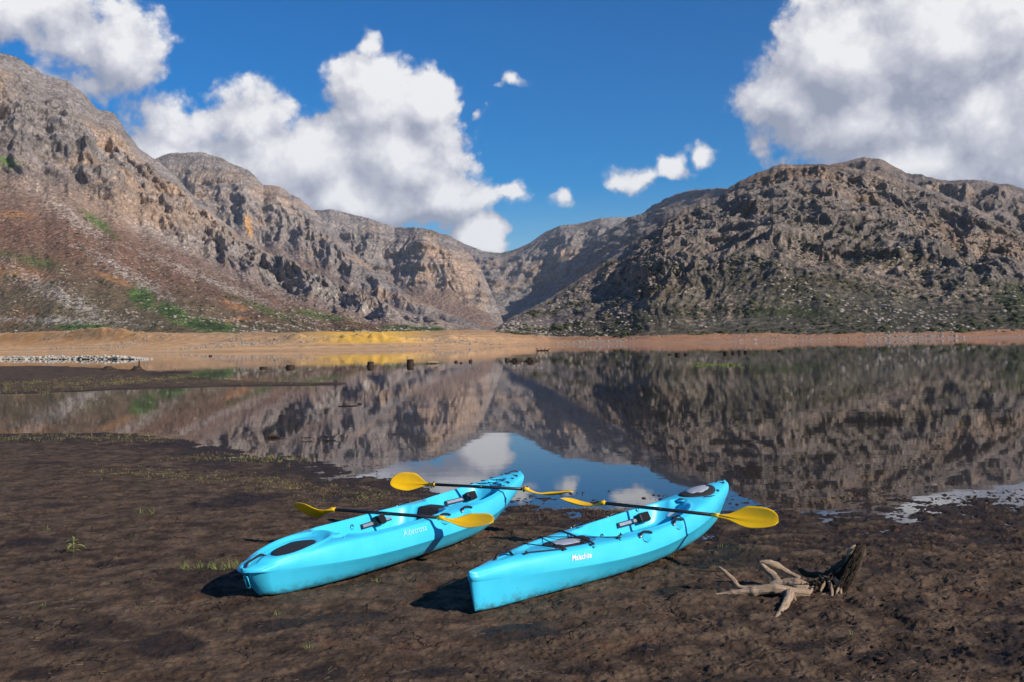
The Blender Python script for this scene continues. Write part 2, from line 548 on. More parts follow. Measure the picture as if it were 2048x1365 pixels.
def rock_paint(pos, t, steep, nz, kind, seed):
    """albedo of bare rock, scree and low scrub, by place on the slope"""
    X, Y, Z = pos[..., 0], pos[..., 1], pos[..., 2]
    big = fbm(X/260, Y/260, Z/200, 4, seed+40)
    mid = fbm(X/60, Y/60, Z/50, 5, seed+50, gain=.6)
    fin = fbm(X/14, Y/14, Z/12, 4, seed+60, gain=.65)
    grey = np.array([.215, .182, .162], dtype=np.float32)
    tan = np.array([.34, .225, .148], dtype=np.float32)
    c = grey[None, None, :]*np.ones(X.shape+(3,), dtype=np.float32)
    c = lerp3(c, tan, sm(big+.6*mid, -.05, .5)*.75)
    # bedding: thin horizontal bands of lighter and darker beds
    bed = fbm(X/900, Y/900, (Z+26*mid+10*fin+.08*X)/13, 3, seed+70, gain=.7)
    c = c*(1+.72*bed[..., None])
    return c, big, mid, fin, bed

def mountain(name, ridge, base, nu, nv, srange, prof, amp, seed, paint, mat, back=.22, label=None, cliff=(.5, .75), wratio=1.0):
    s = np.linspace(srange[0], srange[1], nu)
    rp = interp_line(ridge, s)          # py, Y
    bp = interp_line(base, s)           # X, Y, z
    # a ragged skyline
    jag = fbm(s/46, s*0+seed, None, 5, seed+3, gain=.62)*amp.get('sky', 5.0)
    R = np.stack([at(px, py, Y) for px, py, Y in zip(s if not amp.get('px') else interp_line(amp['px'], s)[0], rp[0], rp[1])])
    R[:, 2] += jag*R[:, 1]/FPX
    B = np.stack([bp[0], bp[1], bp[2]], 1)
    nb = max(6, int(nv*.10))
    tf = np.linspace(0, 1, nv-nb)
    tb = 1+np.linspace(0, 1, nb+1)[1:]*back
    t = np.concatenate([tf, tb])
    tt = np.minimum(t, 1)
    over = np.maximum(t-1, 0)
    pr = prof(tt)
    P = B[:, None, :]*(1-t[None, :, None]) + R[:, None, :]*t[None, :, None]
    zz = B[:, None, 2] + (R[:, 2]-B[:, 2])[:, None]*pr[None, :]
    zz = zz - over[None, :]*(R[:, 2]-B[:, 2])[:, None]*1.5
    P[..., 2] = zz
    H = B-R; H[:, 2] = 0
    ln = np.linalg.norm(H, axis=1, keepdims=True)
    H = H/ln
    X, Y, Z = P[..., 0], P[..., 1], P[..., 2]
    w = sm(t, .0, .14)*(1-.82*sm(t, .80, .985))
    w = w[None, :]*np.interp(s, *amp['taper'])[:, None] if 'taper' in amp else w[None, :]
    cl = sm(t, cliff[0], cliff[1])[None, :]
    wx = fbm(X/300, Y/300, Z/300, 3, seed+5)*60
    arc = np.concatenate([[0], np.cumsum(np.linalg.norm(np.diff(R[:, :2]*.6+B[:, :2]*.4, axis=0), axis=1))])[:, None]*np.ones_like(X)
    run = t[None, :]*ln
    aw = arc+55*fbm(X/260, Y/260, Z/160, 3, seed+12)+14*fbm(X/50, Y/50, Z/40, 3, seed+13)+.22*run*fbm(arc/700, arc*0, None, 2, seed+14)
    g = fbm(aw/amp['gs'], run/(amp['gs']*3.6), None, 5, seed+6, gain=.55, mode='r')
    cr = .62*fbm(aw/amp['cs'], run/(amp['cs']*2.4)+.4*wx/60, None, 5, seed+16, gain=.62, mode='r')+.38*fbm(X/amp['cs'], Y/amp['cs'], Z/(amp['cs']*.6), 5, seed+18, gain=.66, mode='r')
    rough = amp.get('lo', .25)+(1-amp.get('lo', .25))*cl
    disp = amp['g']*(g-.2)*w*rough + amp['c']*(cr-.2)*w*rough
    wz = Z+26*fbm(X/120, Y/120, Z/200, 3, seed+9)+.05*X
    band = wz/amp.get('bs', 34.0)
    fr = band-np.floor(band)
    led = np.where(fr < .75, fr/.75, (1-fr)/.25)-.5
    band2 = wz/(amp.get('bs', 34.0)*.31)+.4
    fr2 = band2-np.floor(band2)
    led2 = np.where(fr2 < .7, fr2/.7, (1-fr2)/.3)-.5
    disp = disp - (led*amp.get('b', 8.0)+led2*amp.get('b', 8.0)*.35)*cl*w*(.5+.8*sm(cr, -.2, .4))
    P[..., 0] += H[:, None, 0]*disp; P[..., 1] += H[:, None, 1]*disp
    P[..., 2] += (disp*.35 + amp.get('v', 3.0)*fbm(X/22, Y/22, Z/22, 4, seed+26, gain=.6)*(.3+.7*cl))*np.minimum(w+.12*(t[None, :] > .5), 1)
    # slope
    du = np.gradient(P, axis=0); dv = np.gradient(P, axis=1)
    N = np.cross(du, dv); N /= np.maximum(np.linalg.norm(N, axis=2, keepdims=True), 1e-6)
    nz = np.abs(N[..., 2])
    c = paint(P, t[None, :]*np.ones_like(X), 1-nz, nz, cr, g, seed)
    o = grid_obj(name, P, mat, {'paint': np.clip(c, .01, .9)})
    tag(o, label, None, None, 'structure')
    return o, P, t

def blob(px, py, x0, y0, rx, ry, rot=0.0):
    a = math.radians(rot)
    dx, dy = px-x0, py-y0
    u = (dx*math.cos(a)+dy*math.sin(a))/rx; v = (-dx*math.sin(a)+dy*math.cos(a))/ry
    return np.exp(-(u*u+v*v))

def paint_left(P, t, steep, nz, cr, g, seed):
    c, big, mid, fin, bed = rock_paint(P, t, steep, nz, 0, seed)
    px, py = to_px(P[..., 0], P[..., 1], P[..., 2])
    # burnt red-brown scrub covering the talus below the cliffs
    low = 1-sm(t+.10*big+.05*mid, .40, .66)
    scrub = np.array([.165, .085, .052], dtype=np.float32)
    c = lerp3(c, scrub, np.clip(low*.92, 0, 1))
    # vegetation among the cliffs
    c = lerp3(c, [.10, .082, .052], sm(mid+.7*fin-.35*cr, .12, .55)*.70*(1-low))
    # olive foot slopes
    foot = (1-sm(t+.12*mid, .10, .36))
    c = lerp3(c, [.125, .105, .055], foot*.75)
    c = lerp3(c, [.22, .105, .045], sm(big+.8*fbm(P[..., 0]/45, P[..., 1]/45, None, 4, seed+81), .15, .6)*foot*.8)
    # grass patches
    nn = .45*fin+.5*mid
    gp = np.zeros_like(px)
    for b in ((285, 595, 38, 26, 35, 1.0), (345, 625, 46, 22, 25, 1.0), (420, 652, 62, 15, 8, 1.3), (160, 655, 80, 12, 0, .9), (830, 658, 75, 7, 2, 1.3),
              (520, 615, 160, 16, 22, .6), (200, 450, 60, 14, 40, .8), (15, 325, 45, 16, 20, .7), (60, 520, 120, 22, 15, .6), (640, 632, 110, 14, 10, .65)):
        gp = np.maximum(gp, blob(px, py, *b[:5])*b[5])
    c = lerp3(c, [.082, .140, .028], sm(gp+nn*.7, .34, .80)*.92)
    c = lerp3(c, [.030, .042, .016], sm(gp+.9*fbm(P[..., 0]/7, P[..., 1]/7, P[..., 2]/7, 3, seed+95), .75, 1.0)*.8)
    # orange soil scars
    op = np.zeros_like(px)
    for b in ((470, 612, 45, 14, 15), (40, 545, 90, 22, 10), (230, 560, 60, 10, 20), (30, 430, 60, 10, 5), (480, 640, 60, 9, 0)):
        op = np.maximum(op, blob(px, py, *b))
    c = lerp3(c, [.34, .165, .070], sm(op+nn*.6, .45, .9)*.75)
    # pale stony fans
    st = np.zeros_like(px)
    for b in ((120, 590, 190, 26, 28), (250, 545, 150, 18, 30), (420, 560, 240, 14, 22), (100, 640, 240, 12, 2), (690, 600, 200, 10, 20), (140, 430, 150, 20, 38), (330, 470, 120, 26, 25)):
        st = np.maximum(st, blob(px, py, *b))
    spk = fbm(P[..., 0]/5.0, P[..., 1]/5.0, P[..., 2]/5.0, 3, seed+90, gain=.8)
    c = lerp3(c, [.42, .36, .30], sm(spk+.5*st, .36, .62)*sm(st+.15, .2, .6)*.85)
    c = lerp3(c, [.33, .25, .19], sm(spk, .22, .5)*.45*low)
    # ledge band of light cliff at mid height
    c = lerp3(c, [.36, .25, .17], blob(px, py, 270, 425, 230, 24, 10)*sm(cr, .0, .5)*.6)
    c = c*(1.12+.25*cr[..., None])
    return c

def paint_mid(P, t, steep, nz, cr, g, seed):
    c, big, mid, fin, bed = rock_paint(P, t, steep, nz, 0, seed)
    px, py = to_px(P[..., 0], P[..., 1], P[..., 2])
    low = 1-sm(t+.10*big+.05*mid, .42, .66)
    c = lerp3(c, [.175, .110, .080], low*.85)
    c = lerp3(c, [.10, .088, .060], sm(mid+.7*fin-.3*cr, .10, .55)*.65)
    spk = fbm(P[..., 0]/9.0, P[..., 1]/9.0, P[..., 2]/9.0, 3, seed+90, gain=.8)
    c = lerp3(c, [.34, .27, .22], sm(spk, .22, .5)*.5)
    c = lerp3(c, [.50, .27, .10], sm(blob(px, py, 497, 452, 9, 32, -12)+.3*fin, .4, .7)*.8)
    c = c*(1.1+.25*cr[..., None])
    return c

def paint_right(P, t, steep, nz, cr, g, seed):
    c, big, mid, fin, bed = rock_paint(P, t, steep, nz, 0, seed)
    c = c*np.array([.98, .98, .98], dtype=np.float32)
    px, py = to_px(P[..., 0], P[..., 1], P[..., 2])
    veg = sm(mid*.9+.7*fin-.55*cr+.25*(1-t), -.08, .42)
    c = lerp3(c, [.068, .060, .030], veg*.92)
    foot = 1-sm(t+.14*mid, .08, .42)
    c = lerp3(c, [.070, .068, .034], foot*.72)
    c = lerp3(c, [.045, .060, .022], sm(blob(px, py, 1560, 625, 190, 22)+blob(px, py, 2040, 600, 60, 45, -20)*1.4+.5*mid, .45, .85)*.8)
    spk = fbm(P[..., 0]/6.0, P[..., 1]/6.0, P[..., 2]/6.0, 3, seed+90, gain=.8)
    st = blob(px, py, 1700, 525, 190, 22, 4)+blob(px, py, 1250, 560, 180, 30, -20)+blob(px, py, 1850, 580, 160, 26, 12)+blob(px, py, 1430, 620, 60, 30)
    c = lerp3(c, [.40, .30, .225], sm(spk+.35*st+.3*cr, .32, .62)*.75)
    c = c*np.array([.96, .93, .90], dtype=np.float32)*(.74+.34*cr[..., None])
    return c

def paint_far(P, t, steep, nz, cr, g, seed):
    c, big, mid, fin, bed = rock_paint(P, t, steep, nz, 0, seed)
    c = lerp3(c, [.070, .068, .050], sm(mid+.6*fin-.3*cr+.25, .0, .5)*.8)  # scrub cover kept extra dark, painting in some of the valley's shadow
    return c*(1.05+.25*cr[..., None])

def X_at(px, Y):
    return (px-1024)/FPX*Y

WL = [(-900, 900), (-400, 840), (0, 690), (200, 546), (330, 470), (600, 371), (800, 347), (900, 402), (1000, 500), (1100, 590), (1300, 478), (1600, 470), (2048, 430), (2700, 350)]
BT = [(-900, 668), (0, 668), (110, 664), (200, 662), (300, 668), (500, 672), (590, 674), (860, 676), (900, 671), (1000, 672), (1100, 675), (1300, 672), (1450, 668), (1540, 668), (1700, 666), (2048, 662), (2700, 652)]
DW = lambda x: float(interp_line(WL, x)[0]+np.interp(x, [-900, 0, 400, 800, 1000, 1300, 2048, 2700], [140, 150, 170, 170, 140, 110, 80, 80]))
ZB = lambda x: float(EYE[2]+((685.1-.018*(x-1024))-float(interp_line(BT, x)[0]))/FPX*DW(x))
def shore_base(xs):
    return [(x, X_at(x, DW(x)-22), DW(x)-22, ZB(x)*.50-1.5) for x in xs]
conc = lambda p: (lambda t: .55*t**1.0*.62 + (1-.55*.62)*t**p)
# main left mountain and its long spur
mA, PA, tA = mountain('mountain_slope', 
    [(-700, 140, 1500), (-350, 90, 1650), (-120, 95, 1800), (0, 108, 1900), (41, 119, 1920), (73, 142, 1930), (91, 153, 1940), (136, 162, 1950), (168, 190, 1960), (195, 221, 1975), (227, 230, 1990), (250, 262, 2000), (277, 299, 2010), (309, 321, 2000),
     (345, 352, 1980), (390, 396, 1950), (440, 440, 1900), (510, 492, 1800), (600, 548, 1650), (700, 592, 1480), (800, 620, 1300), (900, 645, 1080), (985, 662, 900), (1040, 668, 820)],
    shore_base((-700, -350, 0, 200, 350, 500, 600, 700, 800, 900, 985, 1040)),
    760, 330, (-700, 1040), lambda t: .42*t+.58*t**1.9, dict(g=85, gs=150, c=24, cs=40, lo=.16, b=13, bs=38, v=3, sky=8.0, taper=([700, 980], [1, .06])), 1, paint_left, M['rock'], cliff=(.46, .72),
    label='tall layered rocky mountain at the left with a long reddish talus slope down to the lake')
mB, PB, _ = mountain('mountain_slope',
    [(240, 330, 2900), (309, 319, 2900), (345, 306, 2900), (400, 305, 2880), (440, 318, 2860), (500, 345, 2840), (527, 372, 2820), (560, 375, 2800), (600, 398, 2760), (625, 420, 2720), (660, 455, 2600), (700, 500, 2450), (750, 545, 2250), (810, 585, 2000), (880, 620, 1700), (985, 660, 1250)],
    [(x, X_at(x, Y), Y, z) for x, Y, z in ((240, 2050, 60), (440, 1900, 40), (600, 1650, 20), (750, 1400, 8), (985, 820, 4))],
    430, 190, (240, 985), lambda t: .45*t+.55*t**1.6, dict(g=80, gs=190, c=18, cs=44, lo=.20, b=14, bs=46, v=4, sky=6.0, taper=([620, 800, 985], [1, .6, .15])), 2, paint_mid, M['rock'], cliff=(.48, .72),
    label='second grey rocky peak rising behind the left mountain with an orange scar')
mC, PC, _ = mountain('mountain_slope',
    [(560, 440, 3900), (620, 424, 3850), (660, 420, 3800), (700, 428, 3800), (740, 438, 3750), (790, 456, 3700), (830, 456, 3600), (870, 463, 3550), (900, 478, 3500), (940, 510, 3450), (965, 545, 3350), (990, 600, 3200), (1010, 655, 3050)],
    [(x, X_at(x, Y), Y, z) for x, Y, z in ((560, 3000, 60), (700, 2900, 40), (830, 2800, 20), (940, 2750, 8), (1010, 2800, 4))],
    330, 200, (560, 1010), lambda t: .35*t+.65*t**1.7, dict(g=95, gs=260, c=18, cs=60, lo=.22, b=18, bs=60, v=5, sky=4.0, taper=([860, 1000], [1, .4])), 3, paint_mid, M['rock_far'], cliff=(.45, .68),
    label='hazy cliff faced mountain in the middle left of the valley')
mD, PD_, _ = mountain('mountain_slope',
    [(800, 500, 5600), (870, 470, 5600), (895, 470, 5600), (930, 490, 5500), (965, 503, 5400), (1000, 507, 5400), (1030, 500, 5300), (1060, 487, 5200), (1090, 465, 5200), (1120, 452, 5100), (1160, 448, 5100), (1200, 438, 5000), (1258, 436, 5000), (1400, 430, 5000)],
    [(x, X_at(x, Y), Y, z) for x, Y, z in ((800, 3700, 60), (930, 3500, 30), (1000, 3300, 10), (1100, 3500, 30), (1400, 3700, 80))],
    300, 160, (800, 1400), lambda t: .6*t+.4*t**1.5, dict(g=120, gs=330, c=28, cs=90, lo=.4, b=20, bs=80, v=6, sky=3.0), 4, paint_far, M['rock_far'], cliff=(.25, .5),
    label='distant blue grey saddle closing the head of the valley')
# shaded west-facing ridge behind the right mountain
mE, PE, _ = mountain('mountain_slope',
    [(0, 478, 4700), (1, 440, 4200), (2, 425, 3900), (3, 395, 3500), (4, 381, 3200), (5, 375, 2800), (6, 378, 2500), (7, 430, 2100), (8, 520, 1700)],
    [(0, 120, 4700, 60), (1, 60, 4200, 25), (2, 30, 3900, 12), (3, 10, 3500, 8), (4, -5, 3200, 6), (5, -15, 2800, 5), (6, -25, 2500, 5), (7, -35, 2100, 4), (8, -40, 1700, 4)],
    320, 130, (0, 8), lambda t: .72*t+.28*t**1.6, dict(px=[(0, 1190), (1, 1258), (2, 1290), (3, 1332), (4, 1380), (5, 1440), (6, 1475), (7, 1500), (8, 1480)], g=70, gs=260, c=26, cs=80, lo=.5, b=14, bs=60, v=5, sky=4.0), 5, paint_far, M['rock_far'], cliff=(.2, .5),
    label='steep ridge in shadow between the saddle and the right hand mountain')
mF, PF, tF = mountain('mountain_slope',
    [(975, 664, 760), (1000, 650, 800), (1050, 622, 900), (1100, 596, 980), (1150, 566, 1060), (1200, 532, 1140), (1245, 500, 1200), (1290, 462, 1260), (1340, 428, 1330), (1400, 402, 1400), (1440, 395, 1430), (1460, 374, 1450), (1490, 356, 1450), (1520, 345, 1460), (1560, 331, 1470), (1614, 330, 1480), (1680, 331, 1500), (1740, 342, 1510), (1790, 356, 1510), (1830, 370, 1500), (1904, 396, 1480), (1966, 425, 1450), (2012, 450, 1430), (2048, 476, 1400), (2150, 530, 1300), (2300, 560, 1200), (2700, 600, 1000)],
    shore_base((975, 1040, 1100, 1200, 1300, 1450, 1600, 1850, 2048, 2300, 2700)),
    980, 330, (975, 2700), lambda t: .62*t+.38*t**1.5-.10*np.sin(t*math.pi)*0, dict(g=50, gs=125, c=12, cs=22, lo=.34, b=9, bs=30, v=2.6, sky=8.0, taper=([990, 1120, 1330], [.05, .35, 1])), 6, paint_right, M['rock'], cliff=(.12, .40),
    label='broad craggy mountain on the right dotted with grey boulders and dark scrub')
mG, PG, _ = mountain('mountain_slope',
    [(1560, 380, 2300), (1650, 335, 2350), (1700, 321, 2350), (1726, 315, 2350), (1771, 323, 2300), (1813, 346, 2250), (1846, 350, 2200), (1896, 363, 2150), (1945, 361, 2100), (2012, 369, 2050), (2048, 379, 2000), (2200, 430, 1900), (2600, 480, 1700)],
    [(x, X_at(x, Y), Y, z) for x, Y, z in ((1560, 1600, 150), (1900, 1550, 100), (2200, 1400, 60), (2600, 1300, 40))],
    360, 90, (1560, 2600), lambda t: .7*t+.3*t**1.4, dict(g=70, gs=150, c=24, cs=46, lo=.6, b=10, bs=34, v=4, sky=6.0), 7, paint_right, M['rock'], cliff=(.1, .4),
    label='darker ridge rising just behind the right hand mountain')

# ------------------------------------------------------------------ lake basin
s = np.linspace(-900, 2700, 900)
W_ = interp_line(WL, s)[0]
D0_ = np.array([DW(q) for q in s])
W_ = W_ + 14*fbm(s/90, s*0, None, 5, 21)
bt = interp_line(BT, s)[0]
D_ = D0_
zb = EYE[2]+((685.1-.018*(s-1024))-bt)/FPX*D_
tv = np.concatenate([np.linspace(-.25, 0, 12)[:-1], np.linspace(0, 1, 90), 1+np.linspace(0, .8, 22)[1:]])
dist = W_[:, None]+(D_-W_)[:, None]*tv[None, :]
Xs = (s-1024)[:, None]/FPX*dist
Ys = dist
tz = np.clip(tv, 0, 1)[None, :]
z = zb[:, None]*(.72*tz**1.25+.28*sm(tz, .78, 1.0)) + np.minimum(tv, 0)[None, :]*6 + np.maximum(tv-1, 0)[None, :]*6
nz_ = fbm(Xs/16, Ys/16, None, 5, 30, gain=.55)
z = z + nz_*1.0*sm(tv, .05, .5)[None, :]
z = z + .5*fbm(Xs/4, Ys/4, None, 3, 33)*sm(tv, .6, 1)[None, :]
pxs = s[:, None]*np.ones_like(z)
# yellow cut bank
dune = np.exp(-((pxs-735)/85)**2)*np.exp(-((tv-.82)/.13)**2)[None, :]*3.4*(1+.9*fbm(pxs/22, tv[None, :]*6, None, 4, 35))
dune += np.exp(-((pxs-592)/20)**2)*np.exp(-((tv-.93)/.09)**2)[None, :]*2.2*(1+.8*fbm(pxs/9, tv[None, :]*8, None, 3, 34))
dune += np.exp(-((pxs-1530)/30)**2)*np.exp(-((tv-.9)/.10)**2)[None, :]*1.2
dune += np.exp(-((pxs-215)/60)**2)*np.exp(-((tv-.95)/.09)**2)[None, :]*3.2*(1+fbm(pxs/20, tv[None, :]*6, None, 4, 36))
z = z + np.maximum(dune, 0)
c = np.array([.60, .345, .160], dtype=np.float32)*np.ones(z.shape+(3,), dtype=np.float32)
nn = fbm(Xs/40, Ys/22, None, 5, 38)
c = lerp3(c, [.58, .38, .21], sm(nn, -.1, .4)*.8)
c = lerp3(c, [.30, .175, .095], sm(fbm(Xs/12, Ys/8, None, 5, 39)+.5*tv[None, :], .30, .75)*.7)
# terraces left by the falling water level
ter = fbm(z/.55+.8*nn, pxs/500, None, 3, 37)
c = c*(1+.38*ter[..., None]+.25*fbm(Xs/5, Ys/5, None, 4, 44)[..., None])
rightm = sm(pxs, 950, 1250)
c = lerp3(c, [.33, .150, .075], rightm*.80)
c = lerp3(c, [.36, .25, .185], rightm*sm(nn+.2, .0, .5)*(1-sm(tv, .1, .55))[None, :]*.8)
c = lerp3(c, [.82, .46, .075], np.clip(np.exp(-((pxs-735)/95)**2)*sm(tv, .50, .75)[None, :]*1.3, 0, 1))
c = lerp3(c, [.055, .040, .028], (1-sm(tv, -.02, .035))[None, :]*np.ones_like(z)*.75)
c = lerp3(c, [.50, .235, .070], (1-sm(pxs, 160, 480))*sm(nn+.25, 0, .5)*sm(tv, .40, .7)[None, :]*.85)
_sp = fbm(Xs/2.2, Ys/2.2, None, 3, 47, gain=.8)
c = lerp3(c, [.16, .09, .05], sm(_sp, .25, .55)*sm(tv, .45, .8)[None, :]*.7)
c = lerp3(c, [.62, .50, .36], sm(-_sp, .30, .6)*sm(tv, .45, .8)[None, :]*.6)
Pshore = np.stack([Xs, Ys, z], -1)
o = grid_obj('lake_shore', Pshore, M['sand'], {'paint': np.clip(c, .01, .9)})
tag(o, 'bare tan and orange sand bank around the far side of the lake', kind='structure')

# terrain sheet under everything, reaching past the mountains
gm, gT, gout = new_mat('plain_ground')
princ(gT, gout, Base_Color=gT.mix(gT.noise(gT.n('ShaderNodeNewGeometry').outputs['Position'], .02, 6), (.05, .038, .028), (.11, .09, .06)), Roughness=.95)
o = mesh_obj('ground', [(-9000, -900, -2.5), (9000, -900, -2.5), (9000, 9000, -2.5), (-9000, 9000, -2.5)], [(0, 1, 2, 3)], gm, smooth=False)
tag(o, 'level ground under the lake and valley', kind='structure')

# water sheet
o = mesh_obj('lake_water', [(-3500, 6, 0), (3500, 6, 0), (3500, 1500, 0), (-3500, 1500, 0)], [(0, 1, 2, 3)], M['water'], smooth=False)
tag(o, 'calm lake mirroring the mountains', kind='structure')

# mud flat
SHP = [pt(x, y, 0) for x, y in ((-700, 868), (-300, 868), (0, 866), (250, 869), (420, 882), (560, 905), (650, 928), (760, 948), (840, 966), (900, 986), (1000, 992), (1100, 993), (1200, 999), (1290, 1012), (1380, 1010), (1480, 1003), (1560, 1000), (1700, 990), (1850, 994), (2048, 1003), (2300, 1000), (2900, 1010))]
SX = np.array([p[0] for p in SHP]); SY = np.array([p[1] for p in SHP])
def bars(X, Y):
    """two low mud bars on the left, as heights"""
    def b(nodes):
        n = np.array([[*(pt(x, (y0+y1)/2, 0)[:2]), pt(x, y1, 0)[1], pt(x, y0, 0)[1]] for x, y0, y1 in nodes])
        yn = np.interp(X, n[:, 0], n[:, 2]); yf = np.interp(X, n[:, 0], n[:, 3])
        c_ = (yn+yf)/2; w_ = (yf-yn)/2
        return 1-((Y-c_)/np.maximum(w_, .3))**2-4*np.maximum(X-n[-1, 0]+2.0, 0)
    b1 = b([(-300, 748, 797), (0, 750, 793), (200, 756, 788), (350, 760, 779), (480, 763, 774), (620, 766, 772), (760, 766, 769)])
    b2 = b([(-300, 738, 764), (0, 741, 762), (150, 742, 755), (250, 743, 749), (300, 744, 747), (420, 744, 746)])
    return b1, b2
def mud_height(X, Y, fine=True):
    ys = np.interp(X, SX, SY)
    d = ys-Y
    h = np.where(d > 0, .074*np.tanh(d/5.0)+.002*np.minimum(d, 12), np.maximum(.030*d, -.9))
    h = h+(.022*fbm(X/1.7, Y/1.7, None, 3, 101)+.020*fbm(X/4.5, Y/2.6, None, 3, 105))*np.where(d > -8, 1, .4)
    b1, b2 = bars(X, Y)
    edge = .25*fbm(X/1.5, Y/3.5, None, 4, 120)
    h1 = np.where(X < 40, .10*np.clip(b1+edge, -6, 1)-.015, -1)
    h2 = np.where(X < 40, .14*np.clip(b2+edge, -6, 1)-.015, -1)
    h = np.maximum(h, np.maximum(h1, h2))
    return h
yy = np.concatenate([np.array([3000, 2300, 1900, 1600, 1400, 1250, 1100, 1000, 930, 880, 840, 810]), np.linspace(790, 215, 450), np.linspace(213, 60, 90)[0:], np.linspace(58, 26, 14)])
cols = np.concatenate([np.linspace(-700, -60, 70)[:-1], np.linspace(-60, 2110, 720), np.linspace(2110, 2800, 70)[1:]])
dist = 1.92*FPX/yy
Ym = dist[None, :]*np.ones((len(cols), 1))
Xm = (cols-1024)[:, None]/FPX*dist[None, :]
h0 = mud_height(Xm, Ym)
px_m = cols[:, None]*np.ones_like(Xm)
near = 1-sm(Ym, 14, 30)
rightrough = .62+.38*sm(Xm/np.maximum(Ym, 1), -.10, .18)
n_a = fbm(Xm/.55, Ym/.55, None, 5, 130, gain=.55)
n_r = fbm(Xm/.42, Ym/.30, None, 5, 140, gain=.58, mode='r')
n_b = fbm(Xm/.16, Ym/.13, None, 4, 150, gain=.6, mode='b')
n_f = fbm(Xm/.05, Ym/.045, None, 3, 160, gain=.6)
n_s = fbm((Xm+.8*Ym)/.9, (Ym-.5*Xm)/.22, None, 4, 166, gain=.55, mode='r')
shelf = np.floor((n_a*2.6+.3*n_r))/2.6
hh = .012*n_a+.017*shelf*rightrough - .014*sm(n_r, .30, .62)*rightrough + .016*sm(n_b, .12, .6)*rightrough + .007*n_f
hh = hh + .003*sm(n_s, .35, .7)
pit_f = fbm(Xm/.24, Ym/.17, None, 4, 170, gain=.6)
pits = sm(pit_f, .42, .56)*(.25+.75*sm(fbm(Xm/1.2, Ym/1.0, None, 3, 175), -.1, .35))
hh = hh-.045*pits*rightrough*near
Zm = h0+1.35*hh*(.12+.88*near)
# flatten the mud a little under the two kayaks
wetp = sm(fbm(Xm/1.1, Ym/.75, None, 5, 180, gain=.55), .12, .36)*.85
_px, _py = to_px(Xm, Ym, Zm)
_dn = fbm(Xm/.30, Ym/.30, None, 4, 183)
for _b in ((335, 1290, 80, 26), (147, 1287, 52, 15), (545, 1250, 90, 15), (222, 1128, 60, 8), (475, 1002, 100, 16), (60, 1085, 70, 10), (1035, 1265, 95, 22), (1300, 1300, 60, 14), (1780, 1312, 100, 16), (1820, 1215, 52, 16), (1980, 1052, 60, 14), (2010, 1290, 60, 50), (880, 1345, 90, 12), (80, 1345, 60, 14), (640, 1345, 70, 18), (1610, 1290, 60, 12), (1160, 1340, 60, 10)):
    wetp = np.maximum(wetp, sm(blob(_px, _py, *_b, -6)+.52*_dn, .36, .60))
wetp = np.maximum(wetp, 1-sm(Zm, .012, .040))
wetp = np.maximum(wetp, sm(-hh, .012, .035)*.8)
dry = sm(n_s*.25+n_a*.7+.3*n_f, .18, .55)*(1-wetp)*.75
red = sm(fbm(Xm/.5, Ym/.4, None, 5, 190, gain=.6), .22, .5)*(1-wetp)
Pm = np.stack([Xm, Ym, Zm], -1)
o = grid_obj('mud_flat', Pm, M['mud'], {'paint': np.stack([wetp, dry, red], -1)})
tag(o, 'dark brown lumpy wet mud shore in the foreground', kind='structure')
_ci = np.arange(len(cols)); _di = np.arange(len(dist))
def ground_at(x, y):
    x = np.asarray(x, dtype=float); y = np.asarray(y, dtype=float)
    i = np.clip(np.rint(np.interp(x/y*FPX+1024, cols, _ci)).astype(int), 0, len(cols)-1)
    j = np.clip(np.rint(np.interp(y, dist, _di)).astype(int), 0, len(dist)-1)
    return Zm[i, j]
def ground_z(x, y):
    return float(ground_at([x], [y])[0])

# ------------------------------------------------------------------ kayaks
def smooth1(t):
    t = np.clip(t, 0, 1)
    return t*t*(3-2*t)

